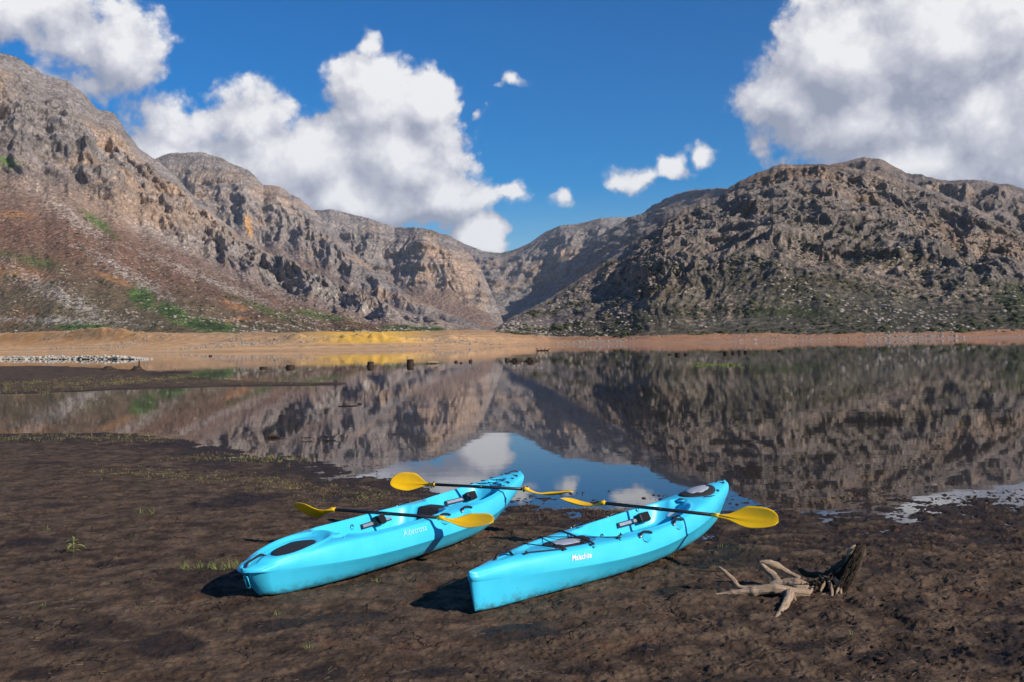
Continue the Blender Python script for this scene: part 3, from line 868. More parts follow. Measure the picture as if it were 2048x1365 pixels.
class Hull:
    def __init__(self, L, xs, wg, zg, zc, zk, tum, ends, rake, wells, crown):
        self.L, self.xs = L, np.array(xs)*L
        self.wg_, self.zg_, self.zc_, self.zk_ = wg, zg, zc, zk
        self.tum, self.ends, self.rake, self.wells, self.crown = tum, ends, rake, wells, crown
    def ip(self, v, x):
        # smooth interpolation of the station tables
        xs = self.xs; m = np.gradient(np.array(v, dtype=float), xs)
        i = np.clip(np.searchsorted(xs, x)-1, 0, len(xs)-2)
        h = xs[i+1]-xs[i]; t = np.clip((x-xs[i])/h, 0, 1); v = np.array(v)
        return (2*t**3-3*t**2+1)*v[i]+(t**3-2*t**2+t)*h*m[i]+(-2*t**3+3*t**2)*v[i+1]+(t**3-t**2)*h*m[i+1]
    def wg(self, x):
        e0 = np.sqrt(np.maximum(0, 1-(1-np.clip(x/self.ends[0], 0, 1))**2)); e1 = np.sqrt(np.maximum(0, 1-(1-np.clip((self.L-x)/self.ends[1], 0, 1))**2))
        return np.maximum(self.ip(self.wg_, x)*np.maximum(e0, .02)*np.maximum(e1, .02), .0015)
    def wc(self, x):
        return self.wg(x)*(1+self.tum)+0.0
    def zg(self, x): return self.ip(self.zg_, x)
    def zc(self, x): return self.ip(self.zc_, x)
    def zk(self, x): return self.ip(self.zk_, x)
    def deck(self, x, y):
        """height of the deck; y is + to the left"""
        w = self.wg(x)
        sN = np.clip(np.abs(y)/w, 0, 1)
        z = self.zg(x)+self.ip(self.crown, x)*(1-sN**2)-.014*sN**14
        cut = 0
        for kind, xc, yc, rx, ry, p, dep, edge in self.wells:
            lim = np.minimum(ry, np.maximum(w-.040, .005)) if kind == 't' else ry
            q = (np.abs((x-xc)/rx)**p+np.abs((y-yc)/lim)**p)**(1/p)
            d = (1-q)*np.minimum(rx, lim)
            if kind == 't' and dep > .1: z = z+.006*np.exp(-((d-.001)/.011)**2)
            k = dep*smooth1(d/edge)
            if kind == 'a': z = z-k
            else: cut = np.maximum(cut, k)
        return z-cut
    def side(self, x, f, sgn=-1):
        """a point on the upper side panel, f = 0 at the deck edge, 1 at the chine"""
        x = np.asarray(x, dtype=float)
        y = sgn*(self.wg(x)*(1-f)+self.wc(x)*f+.008*math.sin(f*math.pi))
        z = self.zg(x)*(1-f)+self.zc(x)*f-.012*(1-f)
        return np.array([self.xl(x, .45*f), y, z])
    def xl(self, x, q):
        k0, k1 = self.rake
        a = k0*q**1.6; b = self.L-k1*q**1.3
        return a+(b-a)*x/self.L
    def build(self, name, parent, mat):
        nu, ns = 380, 84
        t = np.linspace(0, 1, nu)
        x = self.L*(.72*t+.28*(.5-.5*np.cos(math.pi*t)))
        x = np.concatenate([[0, .0012, .004, .008], x[1:-1], [self.L-.008, self.L-.004, self.L-.0012, self.L]])
        x.sort()
        sN = np.linspace(-1, 1, ns+1)
        sN = np.sign(sN)*np.abs(sN)**.92
        rows = []
        wg, wc, zg, zc, zk = self.wg(x), self.wc(x), self.zg(x), self.zc(x), self.zk(x)
        for sg in -sN:      # left (+) to right (-)
            y = sg*wg
            rows.append((x.copy(), y, self.deck(x, y)))
        fr = [(.06, 0), (.25, 0), (.5, 0), (.75, 0), (.93, 0), (.985, 0), (1, 0)]
        def sidept(f, sgn):
            return self.side(x, f, sgn)
        low = [(.994, .02), (.95, .12), (.875, .31), (.80, .52), (.71, .74), (.60, .90), (.42, .975), (.2, .99)]
        right, left = [], []
        for sgn, acc in ((-1, right), (1, left)):
            for f, _ in fr:
                p = sidept(f, sgn)
                acc.append((p[0], p[1], p[2]))
            for wv, zv in low:
                q = .45+.55*zv
                acc.append((self.xl(x, q), sgn*wc*wv, zc+(zk-zc)*zv))
        keel = (self.xl(x, 1.0), 0*x, zk-.004)
        ring = rows+right+[keel]+left[::-1]
        P = np.stack([np.stack(r, -1) for r in ring], 0)       # (ring, nu, 3)
        P = np.concatenate([P, P[:1]], 0)
        o = grid_obj(name, P, mat, parent=parent)
        me = o.data
        import bmesh
        bm = bmesh.new(); bm.from_mesh(me)
        bmesh.ops.remove_doubles(bm, verts=bm.verts, dist=.0003)
        bmesh.ops.holes_fill(bm, edges=[e for e in bm.edges if e.is_boundary], sides=0)
        bmesh.ops.recalc_face_normals(bm, faces=bm.faces)
        for f in bm.faces: f.smooth = True
        bm.to_mesh(me); bm.free()
        return o

G0 = .068
def kayak_root(name, N, Tt, label):
    d = Tt-N
    o = empty(name, (N[0], N[1], G0), math.atan2(d[1], d[0]))
    tag(o, label, 'kayak')
    return o

def ellipse_pad(hull, xc, yc, rx, ry, up=.004, mat=None, name='hatch_cover', parent=None, thick=.006, wob=0.0, seed=0, n=48, rings=7, dome=.0, wfreq=7, zfix=None):
    """a pad lying on the deck"""
    vs = []; fs = []
    for r in range(rings+1):
        for k in range(n):
            a = 2*math.pi*k/n
            f = (r/rings)
            w = 1+wob*(math.sin(a*wfreq+seed)+.6*math.sin(a*(wfreq*2-3)+seed*2))*f
            x = xc+rx*f*w*math.cos(a)*(1); y = yc+ry*f*w*math.sin(a)
            z = (float(hull.deck(np.array([x]), np.array([y]))[0]) if zfix is None else zfix) + up + thick*(1-f**8) + dome*(1-f*f)
            vs.append((x, y, z))
    for r in range(rings):
        for k in range(n):
            k2 = (k+1) % n
            fs.append((r*n+k, r*n+k2, (r+1)*n+k2, (r+1)*n+k))
    m0 = len(vs)
    for k in range(n):
        v = vs[rings*n+k]; vs.append((v[0], v[1], v[2]-up-.004))
    for k in range(n):
        k2 = (k+1) % n
        fs.append((rings*n+k, rings*n+k2, m0+k2, m0+k))
    return mesh_obj(name, vs, fs, mat, parent)

def carry_handle(hull, x0, x1, y0, y1, parent, up=.035, r=.013, zoff=0.0, flat=.6, name='carry_handle', mat=None):
    t = empty(name) if False else None
    mb = MB()
    pts = []
    for i in range(15):
        f = i/14
        x = x0+(x1-x0)*f; y = y0+(y1-y0)*f
        z0 = float(hull.deck(np.array([x0+(x1-x0)*(0 if f < .5 else 1)]), np.array([y0+(y1-y0)*(0 if f < .5 else 1)]))[0])
        z1 = float(hull.deck(np.array([x1]), np.array([y1]))[0]); za = float(hull.deck(np.array([x0]), np.array([y0]))[0])
        z = za*(1-f)+z1*f+up*min(1, math.sin(f*math.pi)*1.9)+zoff
        pts.append((x, y, z))
    mb.tube(pts, [r*(.75 if i in (0, 14) else 1) for i in range(15)], 10, flat)
    o = mb.build(name, mat or M['black'], parent)
    for e, q in ((0, pts[0]), (1, pts[-1])):
        m2 = MB()
        m2.tube([(q[0], q[1], q[2]-.010), (q[0], q[1], q[2]+.010)], [.012, .010], 10)
        m2.build('anchor', M['black'], o)
    return o

def side_handle(hull, xa, xb, sgn, parent):
    """webbing grip on the gunwale with a finger scoop under it"""
    y = lambda x: sgn*float(hull.wg(np.array([x]))[0])
    mb = MB(); pts = []
    for i in range(13):
        f = i/12; x = xa+(xb-xa)*f
        yy_ = y(x)*(1.0)+sgn*.012
        z = float(hull.zg(np.array([x]))[0])-.012+.020*math.sin(f*math.pi)**.6
        pts.append((x, yy_-sgn*.02*(math.sin(f*math.pi)), z+.004))
    mb.tube(pts, .0125, 9, .75)
    o = mb.build('side_handle', M['black'], parent)
    # finger scoop
    xm = (xa+xb)/2+.015; rr = (xb-xa)*.36
    c = hull.side(xm, .20, sgn)
    nrm = Vector((0, sgn*.83, .56))
    ax = Vector((1, 0, 0)); ay = nrm.cross(ax).normalized()
    vs = []; fs = []; n = 24
    for r in range(5):
        for k in range(n):
            a = 2*math.pi*k/n
            f = 1-r/4.5
            p = Vector(c)+ax*math.cos(a)*rr*f+ay*math.sin(a)*rr*.62*f+nrm*(.004-.0*(1-f*f))
            vs.append(p+nrm*(.006*math.sin(min(1, r/2)*math.pi) - .002*r*.0))
    for r in range(4):
        for k in range(n):
            k2 = (k+1) % n
            fs.append((r*n+k, r*n+k2, (r+1)*n+k2, (r+1)*n+k))
    fs.append(tuple(4*n+k for k in range(n)))
    mesh_obj('grip_recess', vs, fs, M['blue'], parent)
    mt = MB()
    q = pts[0]
    mt.tube([(q[0]-.008, q[1], q[2]-.004), (q[0]+.012, q[1]+sgn*.006, q[2]-.002)], .010, 8)
    mt.build('end_fitting', M['alu'], o)
    return o

def foot_rail(hull, xa, xb, sgn, zc, ped, parent, inset=.098):
    def wy(x): return sgn*(float(hull.wg(np.array([x]))[0])-inset)
    r0 = Vector((xa, wy(xa), zc)); r1 = Vector((xb, wy(xb), zc+.012))
    d = (r1-r0); L = d.length; c = (r0+r1)/2
    ex = d.normalized(); ey = Vector((0, 0, 1)).cross(ex).normalized(); ez = ex.cross(ey)
    # lean the rail back with the cockpit wall
    tilt = Matrix.Rotation(-sgn*math.radians(28), 3, ex)
    Rm = tilt @ Matrix((ex, ey, ez)).transposed()
    mb = MB(); mb.box(c, (L, .012, .044), Rm)
    rail = mb.build('foot_rail', M['black'], parent, False)
    mb = MB(); mb.box(c-(Rm @ Vector((0, sgn*.008, 0))), (L*.92, .008, .026), Rm)
    mb.build('track', M['alu'], rail, False)
    pc = r0+d*ped-(Rm @ Vector((0, sgn*.035, -.004)))
    mb = MB(); mb.box(pc, (.13, .055, .085), Rm)
    pd = mb.build('foot_pedal', M['black'], parent, False)
    bv = pd.modifiers.new('bevel', 'BEVEL'); bv.width = .014; bv.segments = 3
    mb = MB()
    for i in range(6):
        mb.box(pc+(Rm @ Vector((-.05+.02*i, -sgn*.030, 0))), (.007, .008, .07), Rm)
    mb.build('tread', M['rubber'], pd, False)

def cord(pts, parent, r=.0036, sag=.0, name='bungee_cord', n=14):
    P = []
    for a, b in zip(pts[:-1], pts[1:]):
        a, b = Vector(a), Vector(b)
        for i in range(n):
            f = i/n
            p = a.lerp(b, f); p.z -= sag*4*f*(1-f)
            P.append(p)
    P.append(Vector(pts[-1]))
    mb = MB(); mb.tube(P, r, 6)
    return mb.build(name, M['cord'], parent)

def pad_eye(p, parent, rz=0.0, s=1.0):
    mb = MB()
    Rm = Matrix.Rotation(rz, 3, 'Z')
    mb.box(Vector(p)-Vector((0, 0, .006)), (.040*s, .018*s, .006), Rm)
    pts = []
    for i in range(9):
        a = math.pi*i/8
        pts.append(Vector(p)+Rm @ Vector((math.cos(a)*.011*s, 0, math.sin(a)*.013*s-.004)))
    mb.tube(pts, .0035*s, 6)
    return mb.build('pad_eye', M['black'], parent)

def bolt(p, parent, s=1.0):
    mb = MB(); mb.tube([Vector(p)-Vector((0, 0, .004)), Vector(p)+Vector((0, 0, .003))], [.008*s, .006*s], 10)
    return mb.build('rivet', M['blue'], parent)

def plug(hull, x, y, parent, r=.030, up=.0):
    z = float(hull.deck(np.array([x]), np.array([y]))[0])+up
    mb = MB(); mb.tube([(x, y, z-.006), (x, y, z+.008)], [r*1.45, r*1.40], 24)
    a = mb.build('rod_plug', M['blue'], parent)
    mb = MB(); mb.tube([(x, y, z+.008), (x, y, z+.016)], [r, r*.9], 24)
    mb.box((x+r*.9, y, z+.012), (r*.9, r*.5, .006))
    mb.build('plug_cap', M['black'], a)
    return a

def side_text(hull, txt, x0, f, size, mat, parent, sgn=-1, name='lettering', width=None):
    cu = bpy.data.curves.new(name, 'FONT'); cu.body = txt; cu.size = size; cu.shear = .22; cu.extrude = .0004; cu.offset = .0012
    o = bpy.data.objects.new(name, cu)
    a = Vector(hull.side(x0, f, sgn)); b = Vector(hull.side(x0+.22, f, sgn)); up = Vector(hull.side(x0+.1, f-.25, sgn))-Vector(hull.side(x0+.1, f+.05, sgn))
    ex = (b-a).normalized(); n = ex.cross(up).normalized(); ey = n.cross(ex)
    link(o, parent)
    mtx = Matrix((ex, ey, n)).transposed().to_4x4(); mtx.translation = a+n*.0035
    o.matrix_local = mtx
    bpy.context.view_layer.update()
    me = bpy.data.meshes.new_from_object(o.evaluated_get(bpy.context.evaluated_depsgraph_get()))
    me.materials.clear(); me.materials.append(mat)
    bpy.data.objects.remove(o)
    xs_ = np.empty(len(me.vertices)*3, dtype=np.float32); me.vertices.foreach_get('co', xs_)
    xs_ = xs_.reshape(-1, 3); xs_[:, 0] -= xs_[:, 0].min()
    if width: xs_[:, 0] *= width/xs_[:, 0].max()
    me.vertices.foreach_set('co', xs_.reshape(-1))
    o = bpy.data.objects.new(name, me); link(o, parent)
    o.matrix_local = mtx
    return o

lt = np.array([.89, -.455])
N1 = pt(484, 1150, .29)[:2]; T1 = pt(1047, 950, .51)[:2]-.04*lt
N2 = pt(938, 1152, .34)[:2]; T2 = pt(1462, 968, .51)[:2]-.06*lt
L1 = float(np.linalg.norm(T1-N1)); L2 = float(np.linalg.norm(T2-N2))

# -- the two-seat kayak on the left
US = [0, .04, .10, .17, .24, .32, .40, .50, .60, .70, .78, .86, .93, 1]
H1 = Hull(L1, US,
          [.10, .135, .195, .265, .315, .340, .350, .355, .348, .320, .280, .220, .150, .085],
          [.250, .285, .322, .345, .348, .345, .345, .345, .352, .365, .385, .410, .435, .455],
          [.222, .218, .212, .200, .190, .182, .178, .178, .182, .195, .215, .250, .290, .330],
          [.040, .015, .003, 0, 0, 0, 0, 0, 0, .004, .015, .040, .085, .170],
          .10, (.10, .14), (.17, .42),
          [('a', .54, 0, .36, .185, 2.4, .034, .05), ('a', .50, 0, .25, .135, 2.0, .012, .012),
           ('a', .52, 0, .43, .215, 2.2, -.012, .03), ('a', .88, -.17, .10, .035, 2, .05, .03), ('a', 1.02, .14, .10, .05, 2, -.02, .03), ('a', .86, .10, .06, .03, 2, .03, .03),
           ('t', 1.62, 0, .72, .29, 4.2, .175, .055), ('t', 1.22, 0, .30, .25, 3, .10, .08),
           ('a', 2.40, 0, .27, .19, 2.3, .030, .05), ('t', 2.98, 0, .47, .28, 3.6, .165, .055), ('t', 2.72, 0, .24, .22, 3, .09, .08),
           ('a', 3.52, 0, .16, .10, 2.0, .045, .08),
           ('a', .10, 0, .12, .05, 2.2, .020, .03)],
          [.02, .02, .015, .02, .02, .01, .01, .02, .02, .01, .02, .035, .035, .02])
k1 = kayak_root('double_kayak', N1, T1, 'cyan two seat kayak at the left with black oval hatches and a blunt stern')
H1.build('hull', k1, M['hull'])
ellipse_pad(H1, .53, -.005, .205, .128, .004, M['rubber'], 'hatch_cover', k1, .006, .004, 1.3)
ellipse_pad(H1, 2.40, 0, .215, .125, .003, M['rubber'], 'hatch_cover', k1, .006)
carry_handle(H1, -.0+.03, .22, .0, -.01, k1, .030, .012)
for xa in (1.96, 2.33):
    side_handle(H1, xa, xa+.17, -1, k1)
    side_handle(H1, xa, xa+.17, 1, k1)
foot_rail(H1, 1.66, 2.10, 1, .262, .50, k1); foot_rail(H1, 1.66, 2.10, -1, .262, .50, k1)
foot_rail(H1, 2.92, 3.34, 1, .285, .80, k1, .090); foot_rail(H1, 2.92, 3.34, -1, .285, .80, k1, .090)
plug(H1, 3.53, .0, k1, .026)
dz = lambda H, x, y, u=.012: (x, y, float(H.deck(np.array([x]), np.array([y]))[0])+u)
bn = [dz(H1, 3.36, .20), dz(H1, 3.50, -.165), dz(H1, 3.66, .15), dz(H1, 3.78, -.10), dz(H1, 3.84, .075)]
cord(bn, k1)
cord([dz(H1, 3.36, -.20), dz(H1, 3.50, .17), dz(H1, 3.66, -.135), dz(H1, 3.78, .10)], k1)
for p in bn: pad_eye(p, k1, .3, .8)
carry_handle(H1, L1-.22, L1-.06, .02, .0, k1, .020, .009, name='carry_handle')
side_text(H1, 'Albatross', 1.44, .40, .072, M['faded'], k1, width=.33)
for x, y in ((.26, .10), (.30, -.10), (.80, .15), (.85, -.23), (.92, -.12), (1.02, -.10)):
    bolt(dz(H1, x, y, .002), k1, 1.6)
for x in (1.55, 2.62):
    mb = MB(); p = Vector(dz(H1, x, .265, .006)); mb.tube([p+Vector((.02*math.cos(a), 0, .02*math.sin(a))) for a in np.linspace(0, 5.6, 14)], .004, 6)
    mb.build('strap_ring', M['black'], k1)
for x, y, l in ((1.36, .20, .10), (1.36, -.20, .10), (2.66, .20, .10), (2.66, -.20, .10)):
    p = Vector(dz(H1, x, y, .004)); mb = MB(); mb.box(p, (l, .020, .010), Matrix.Rotation(.25 if y > 0 else -.25, 3, 'Z')); mb.build('seat_lug', M['black'], k1, False)
# moulded plate on the stern
mb = MB()
for q in ((.018, .006), (-.018, .006)):
    mb.tube([(.035, q[0], .20), (.062, q[0], .12)], .004, 6)
mb.tube([(.035, -.018, .20), (.032, 0, .205), (.035, .018, .20)], .004, 6); mb.tube([(.062, -.018, .12), (.060, 0, .115), (.062, .018, .12)], .004, 6)
mb.build('stern_plate', M['blue'], k1)

# -- the single kayak on the right
H2 = Hull(L2, US,
          [.030, .055, .100, .160, .215, .270, .310, .328, .310, .268, .226, .176, .120, .055],
          [.285, .295, .310, .318, .320, .318, .315, .318, .330, .355, .380, .408, .435, .455],
          [.228, .220, .210, .200, .190, .180, .175, .175, .182, .200, .222, .255, .295, .335],
          [.020, .004, 0, 0, 0, 0, 0, 0, 0, .006, .018, .040, .075, .130],
          .11, (.055, .07), (.055, .22),
          [('t', .92, 0, .50, .22, 2.6, .030, .06), ('a', 1.12, 0, .25, .145, 2.0, .012, .012),
           ('t', 2.21, 0, .64, .27, 4.0, .170, .055), ('t', 1.62, 0, .26, .22, 3, .055, .06), ('t', 1.84, 0, .26, .235, 3, .10, .08),
           ('a', 2.84, 0, .10, .085, 2.0, .05, .08), ('a', 3.20, 0, .24, .15, 2.0, .006, .02),
           ('a', .40, 0, .14, .05, 2.2, .016, .03)],
          [.015, .02, .03, .03, .03, .02, .012, .01, .01, .01, .03, .04, .035, .02])
k2 = kayak_root('single_kayak', N2, T2, 'cyan single seat kayak at the right reading Malachite with two grey topped hatches')
H2.build('hull', k2, M['hull'])
hc = ellipse_pad(H2, 1.12, 0, .245, .140, .004, M['rubber'], 'hatch_cover', k2, .010, .012, .4, dome=.012)
ellipse_pad(H2, 1.11, -.005, .160, .088, .021, M['grey'], 'camouflage_patch', hc, .003, .045, 2.2, dome=.009, wfreq=6)
hc = ellipse_pad(H2, 3.20, 0, .235, .142, .006, M['rubber'], 'hatch_cover', k2, .010, 0, 0, dome=.010)
ellipse_pad(H2, 3.20, 0, .150, .088, .022, M['grey'], 'camouflage_patch', hc, .003, .055, .5, dome=.008, wfreq=6)
carry_handle(H2, .27, .47, .0, -.0, k2, .034, .014, name='carry_handle')
carry_handle(H2, L2-.16, L2-.04, .01, .0, k2, .024, .010, name='carry_handle')
for xa in (1.66, 2.20):
    side_handle(H2, xa, xa+.16, -1, k2)
    side_handle(H2, xa, xa+.16, 1, k2)
foot_rail(H2, 2.20, 2.60, 1, .250, .80, k2, .086); foot_rail(H2, 2.20, 2.60, -1, .250, .80, k2, .086)
plug(H2, 2.90, .0, k2, .028, .006)
# white instruction label on the front wall of the cockpit
xa, xb = 2.745, 2.80
mb = MB()
za = float(H2.deck(np.array([xa]), np.array([0.]))[0]); zb_ = float(H2.deck(np.array([xb]), np.array([0.]))[0])
mb.add([(xa-.004, .055, za+.006), (xa-.004, -.055, za+.006), (xb-.004, -.045, zb_+.010), (xb-.004, .045, zb_+.010), (xa, .055, za), (xa, -.055, za), (xb, -.045, zb_+.004), (xb, .045, zb_+.004)], [(0, 1, 2, 3), (4, 7, 6, 5), (0, 4, 5, 1), (1, 5, 6, 2), (2, 6, 7, 3), (3, 7, 4, 0)])
mb.build('instruction_label', M['white'], k2, False)
# deck cords, zig-zag over the near hatch
Lp = [dz(H2, .53, .085, .016), dz(H2, .82, .185, .016), dz(H2, 1.11, .245, .016), dz(H2, 1.42, .285, .016)]
Rp = [dz(H2, .52, -.085, .016), dz(H2, .84, -.19, .016), dz(H2, 1.12, -.245, .016), dz(H2, 1.44, -.275, .016)]
up3 = lambda p, u: (p[0], p[1], p[2]+u)
cord([Lp[0], Lp[1]], k2, .0042); cord([Lp[1], Rp[1]], k2, .0042, .0); cord([Lp[2], Rp[1]], k2, .0042); cord([Lp[2], Rp[3]], k2, .0042); cord([up3(Lp[3], .002), up3(Rp[2], .004)], k2, .0042)
cord([(Lp[3][0]+.02, Lp[3][1], Lp[3][2]), (Rp[2][0]+.025, Rp[2][1], Rp[2][2])], k2, .0042); cord([Rp[0], Rp[1]], k2, .0042)
for p in Lp+Rp: pad_eye(p, k2, .0, 1.1)
bn = [dz(H2, 3.28, .16), dz(H2, 3.36, -.135), dz(H2, 3.54, .10), dz(H2, 3.62, -.055)]
cord(bn, k2)
for p in bn: pad_eye(p, k2, .0, .8)
cord([dz(H2, 3.05, -.15), (3.18, -.19, dz(H2, 3.18, -.17)[2])], k2)
mb = MB(); mb.box(dz(H2, 1.66, .06, .012), (.022, .15, .006), Matrix.Rotation(.35, 3, 'Z')); mb.build('seat_strap', M['black'], k2, False)
for x in (1.60, 1.95, 2.52):
    p = Vector(dz(H2, x, .225, .02)); mb = MB(); mb.tube([p+Vector((.018*math.cos(a), 0, .018*math.sin(a))) for a in np.linspace(0, 5.6, 14)], .004, 6)
    mb.build('strap_ring', M['black'], k2)
for x, y in ((1.46, .12), (1.50, -.18), (1.55, -.22)):
    pad_eye(dz(H2, x, y, .008), k2, .2, 1.0)
side_text(H2, 'Malachite', .88, .56, .058, M['white'], k2, width=.20)
for x, y in ((1.12, -.262), (1.44, -.29)):
    bolt(dz(H2, x, y, .004), k2, 1.8)

# ------------------------------------------------------------------ paddles
def paddle(label, pl, pr, tilt_l, tilt_r, bl=(.45, .45), rings=(), curve=(.045, .045), wid=(.185, .185)):
    pl, pr = Vector(pl), Vector(pr)
    c = (pl+pr)/2
    ax = (pr-pl); Ls = ax.length; ax.normalize()
    root = empty('paddle', c)
    tag(root, label, 'paddle', 'yellow and black kayak paddles')
    mb = MB(); mb.tube([-ax*Ls/2, ax*Ls/2], .0150, 16)
    mb.build('shaft', M['black'], root)
    mb = MB(); mb.tube([-ax*.045, ax*.045], .0164, 16); mb.build('ferrule', M['black'], root)
    for f in rings:
        mb = MB(); mb.tube([ax*(f*Ls-.006), ax*(f*Ls), ax*(f*Ls+.006)], [.022, .031, .022], 18)
        mb.build('drip_ring', M['black'], root)
    hz = Vector((-ax.y, ax.x, 0)).normalized()       # away from the camera side
    if hz.y < 0: hz = -hz
    for sgn, tilt, bL, cv, wd in ((-1, tilt_l, bl[0], curve[0], wid[0]), (1, tilt_r, bl[1], curve[1], wid[1])):
        a = ax*sgn
        th = math.radians(tilt)
        upv = Vector((0, 0, 1))
        upv = (upv-a*upv.dot(a)).normalized()
        w = hz*math.cos(th)+upv*math.sin(th)
        n = (upv*math.cos(th)-hz*math.sin(th))
        org = a*(Ls/2-.03)
        nu, nv = 40, 15
        top = []; bot = []
        for i in range(nu):
            f = i/(nu-1)
            # half widths on both edges (asymmetric blade), neck to blade
            neck = .017
            k = smooth1((f-.10)/.42)
            e = math.sqrt(max(0, 1-max(0, (f-.62)/.38)**2.6))
            hw1 = (neck+(wd*.56-neck)*k)*e
            hw2 = (neck+(wd*.44-neck)*smooth1((f-.16)/.46))*(math.sqrt(max(0, 1-max(0, (f-.52)/.48)**2.4)))
            for j in range(nv):
                g = -1+2*j/(nv-1)
                yv = hw1*g if g > 0 else hw2*g
                bend = -cv*math.sin(min(1, f*1.05)*math.pi)*1.0
                dish = .16*yv*yv/max(wd, .01)*3.2*smooth1(f/.4)
                spine = .014*math.exp(-(g/.16)**2)*(1-f)*smooth1((1-f)/.3)
                thick = .0022+.013*(1-smooth1(f/.22))*math.sqrt(max(0, 1-g*g))
                p0 = org+a*(f*(bL+.03))+w*yv+n*(bend+dish)
                top.append(p0+n*(thick+spine)); bot.append(p0-n*thick)
        vs = top+bot; fs = []; m0 = nu*nv
        for i in range(nu-1):
            for j in range(nv-1):
                q = (i*nv+j, (i+1)*nv+j, (i+1)*nv+j+1, i*nv+j+1)
                fs.append(q); fs.append(tuple(m0+x for x in q[::-1]))
            for j in (0, nv-1):
                q = (i*nv+j, (i+1)*nv+j, m0+(i+1)*nv+j, m0+i*nv+j)
                fs.append(q)
        for i in (0, nu-1):
            for j in range(nv-1):
                fs.append((i*nv+j, i*nv+j+1, m0+i*nv+j+1, m0+i*nv+j))
        b = mesh_obj('blade', vs, fs, M['yellow'], root)
        import bmesh
        bm = bmesh.new(); bm.from_mesh(b.data); bmesh.ops.recalc_face_normals(bm, faces=bm.faces); bm.to_mesh(b.data); bm.free()
        mb = MB(); mb.tube([a*(Ls/2-.045), a*(Ls/2+.02)], [.0182, .0172], 16)
        mb.build('blade_collar', M['yellow'], root)
    return root

paddle('yellow paddle lying across the rear cockpit of the left kayak', pt(663, 1019, .435), pt(884, 1036, .435), -54, 26, (.43, .50), curve=(.055, .04))
paddle('yellow paddle lying across the far bow of the left kayak with black drip rings', pt(862, 969, .505), pt(1054, 979, .492), 54, -6, (.46, .47), wid=(.200, .185), rings=(-.47, .47), curve=(.02, .045))
paddle('yellow paddle lying across the single kayak beside its far hatch', pt(1203, 1006, .465), pt(1434, 1031, .452), -8, 44, (.45, .53), curve=(.045, .02), wid=(.18, .208))

# ------------------------------------------------------------------ driftwood
def gnarl(name, pts, mat, parent, seg=24, n=54, rough=.22, seed=0, knots=(), twist=1.5, flat=1.0, ridge=.20, nscale=1.5, origin=(0, 0, 0)):
    S = spline(pts, n)
    if origin != (0, 0, 0): S[:, 3] *= .86
    C3 = S[:, :3]; Rr = S[:, 3]
    d = np.gradient(C3, axis=0); d /= np.linalg.norm(d, axis=1, keepdims=True)
    up = np.array([0.05, .1, 1.0])
    s1 = np.cross(d, up); s1 /= np.maximum(np.linalg.norm(s1, axis=1, keepdims=True), 1e-4)
    s2 = np.cross(s1, d)
    a = np.linspace(0, 2*math.pi, seg+1)[:-1]
    tt_ = np.linspace(0, 1, n)
    L = np.concatenate([[0], np.cumsum(np.linalg.norm(np.diff(C3, axis=0), axis=1))])
    kn = np.zeros(n)
    for kp, ks in knots: kn += ks*np.exp(-((tt_-kp)/.022)**2)
    ang = a[None, :]+twist*L[:, None]*3
    nx = np.cos(ang)*1.2; ny = np.sin(ang)*1.2
    r1 = fbm(nx+seed, ny, (L*6*nscale)[:, None]*np.ones_like(ang), 4, seed, gain=.6)
    r2 = fbm(nx*3.2+seed, ny*3.2, (L*2.2*nscale)[:, None]*np.ones_like(ang), 3, seed+5, mode='r')
    rad = Rr[:, None]*(1+kn[:, None]+rough*2*r1+ridge*r2)
    rad[-1] *= .35
    P = C3[:, None, :]+s1[:, None, :]*(np.cos(a)[None, :, None]*rad[..., None])+s2[:, None, :]*(np.sin(a)[None, :, None]*rad[..., None]*flat)
    P = P-np.array(origin)
    P = np.concatenate([P, P[:, :1]], 1)
    col = np.stack([np.repeat((a/(2*math.pi))[None, :], n, 0), np.repeat((L*2)[:, None], seg, 1), sm(-(r2), .1, .6)], -1)
    col = np.concatenate([col, col[:, :1]], 1)
    o = grid_obj(name, P, mat, {'paint': col}, parent=parent)
    import bmesh
    bm = bmesh.new(); bm.from_mesh(o.data)
    bmesh.ops.remove_doubles(bm, verts=bm.verts, dist=.0001)
    bmesh.ops.holes_fill(bm, edges=[e for e in bm.edges if e.is_boundary], sides=0)
    bmesh.ops.recalc_face_normals(bm, faces=bm.faces)
    for f in bm.faces: f.smooth = True
    bm.to_mesh(o.data); bm.free()
    return o

DO = tuple(pt(1610, 1192, .08))
dw = empty('driftwood_stump', DO)
tag(dw, 'bleached branching driftwood with a dark fibrous upright root lying on the mud', 'driftwood')
def A(px, py, Y, r): return (*at(px, py, Y), r)
gnarl('branch', [A(1427, 1193, 7.25, .020), A(1465, 1188, 7.24, .024), A(1502, 1184, 7.22, .031), A(1545, 1178, 7.2, .034), A(1580, 1184, 7.2, .040), A(1620, 1187, 7.22, .030)], M['pale_wood'], dw, seed=3, knots=((.20, .35), (.42, .35), (.62, .3)), origin=DO, twist=.6)
gnarl('branch', [A(1437, 1134, 7.35, .008), A(1450, 1144, 7.32, .014), A(1466, 1160, 7.30, .017), A(1478, 1174, 7.28, .018), A(1500, 1177, 7.25, .018), A(1530, 1176, 7.24, .02)][::-1], M['pale_wood'], dw, seed=5, knots=((.55, .3),), origin=DO, seg=14)
gnarl('branch', [A(1556, 1166, 7.35, .034), A(1546, 1150, 7.42, .028), A(1531, 1138, 7.45, .024), A(1522, 1127, 7.47, .022)], M['pale_wood'], dw, seed=8, knots=((.6, .2),), origin=DO, seg=16, rough=.22)
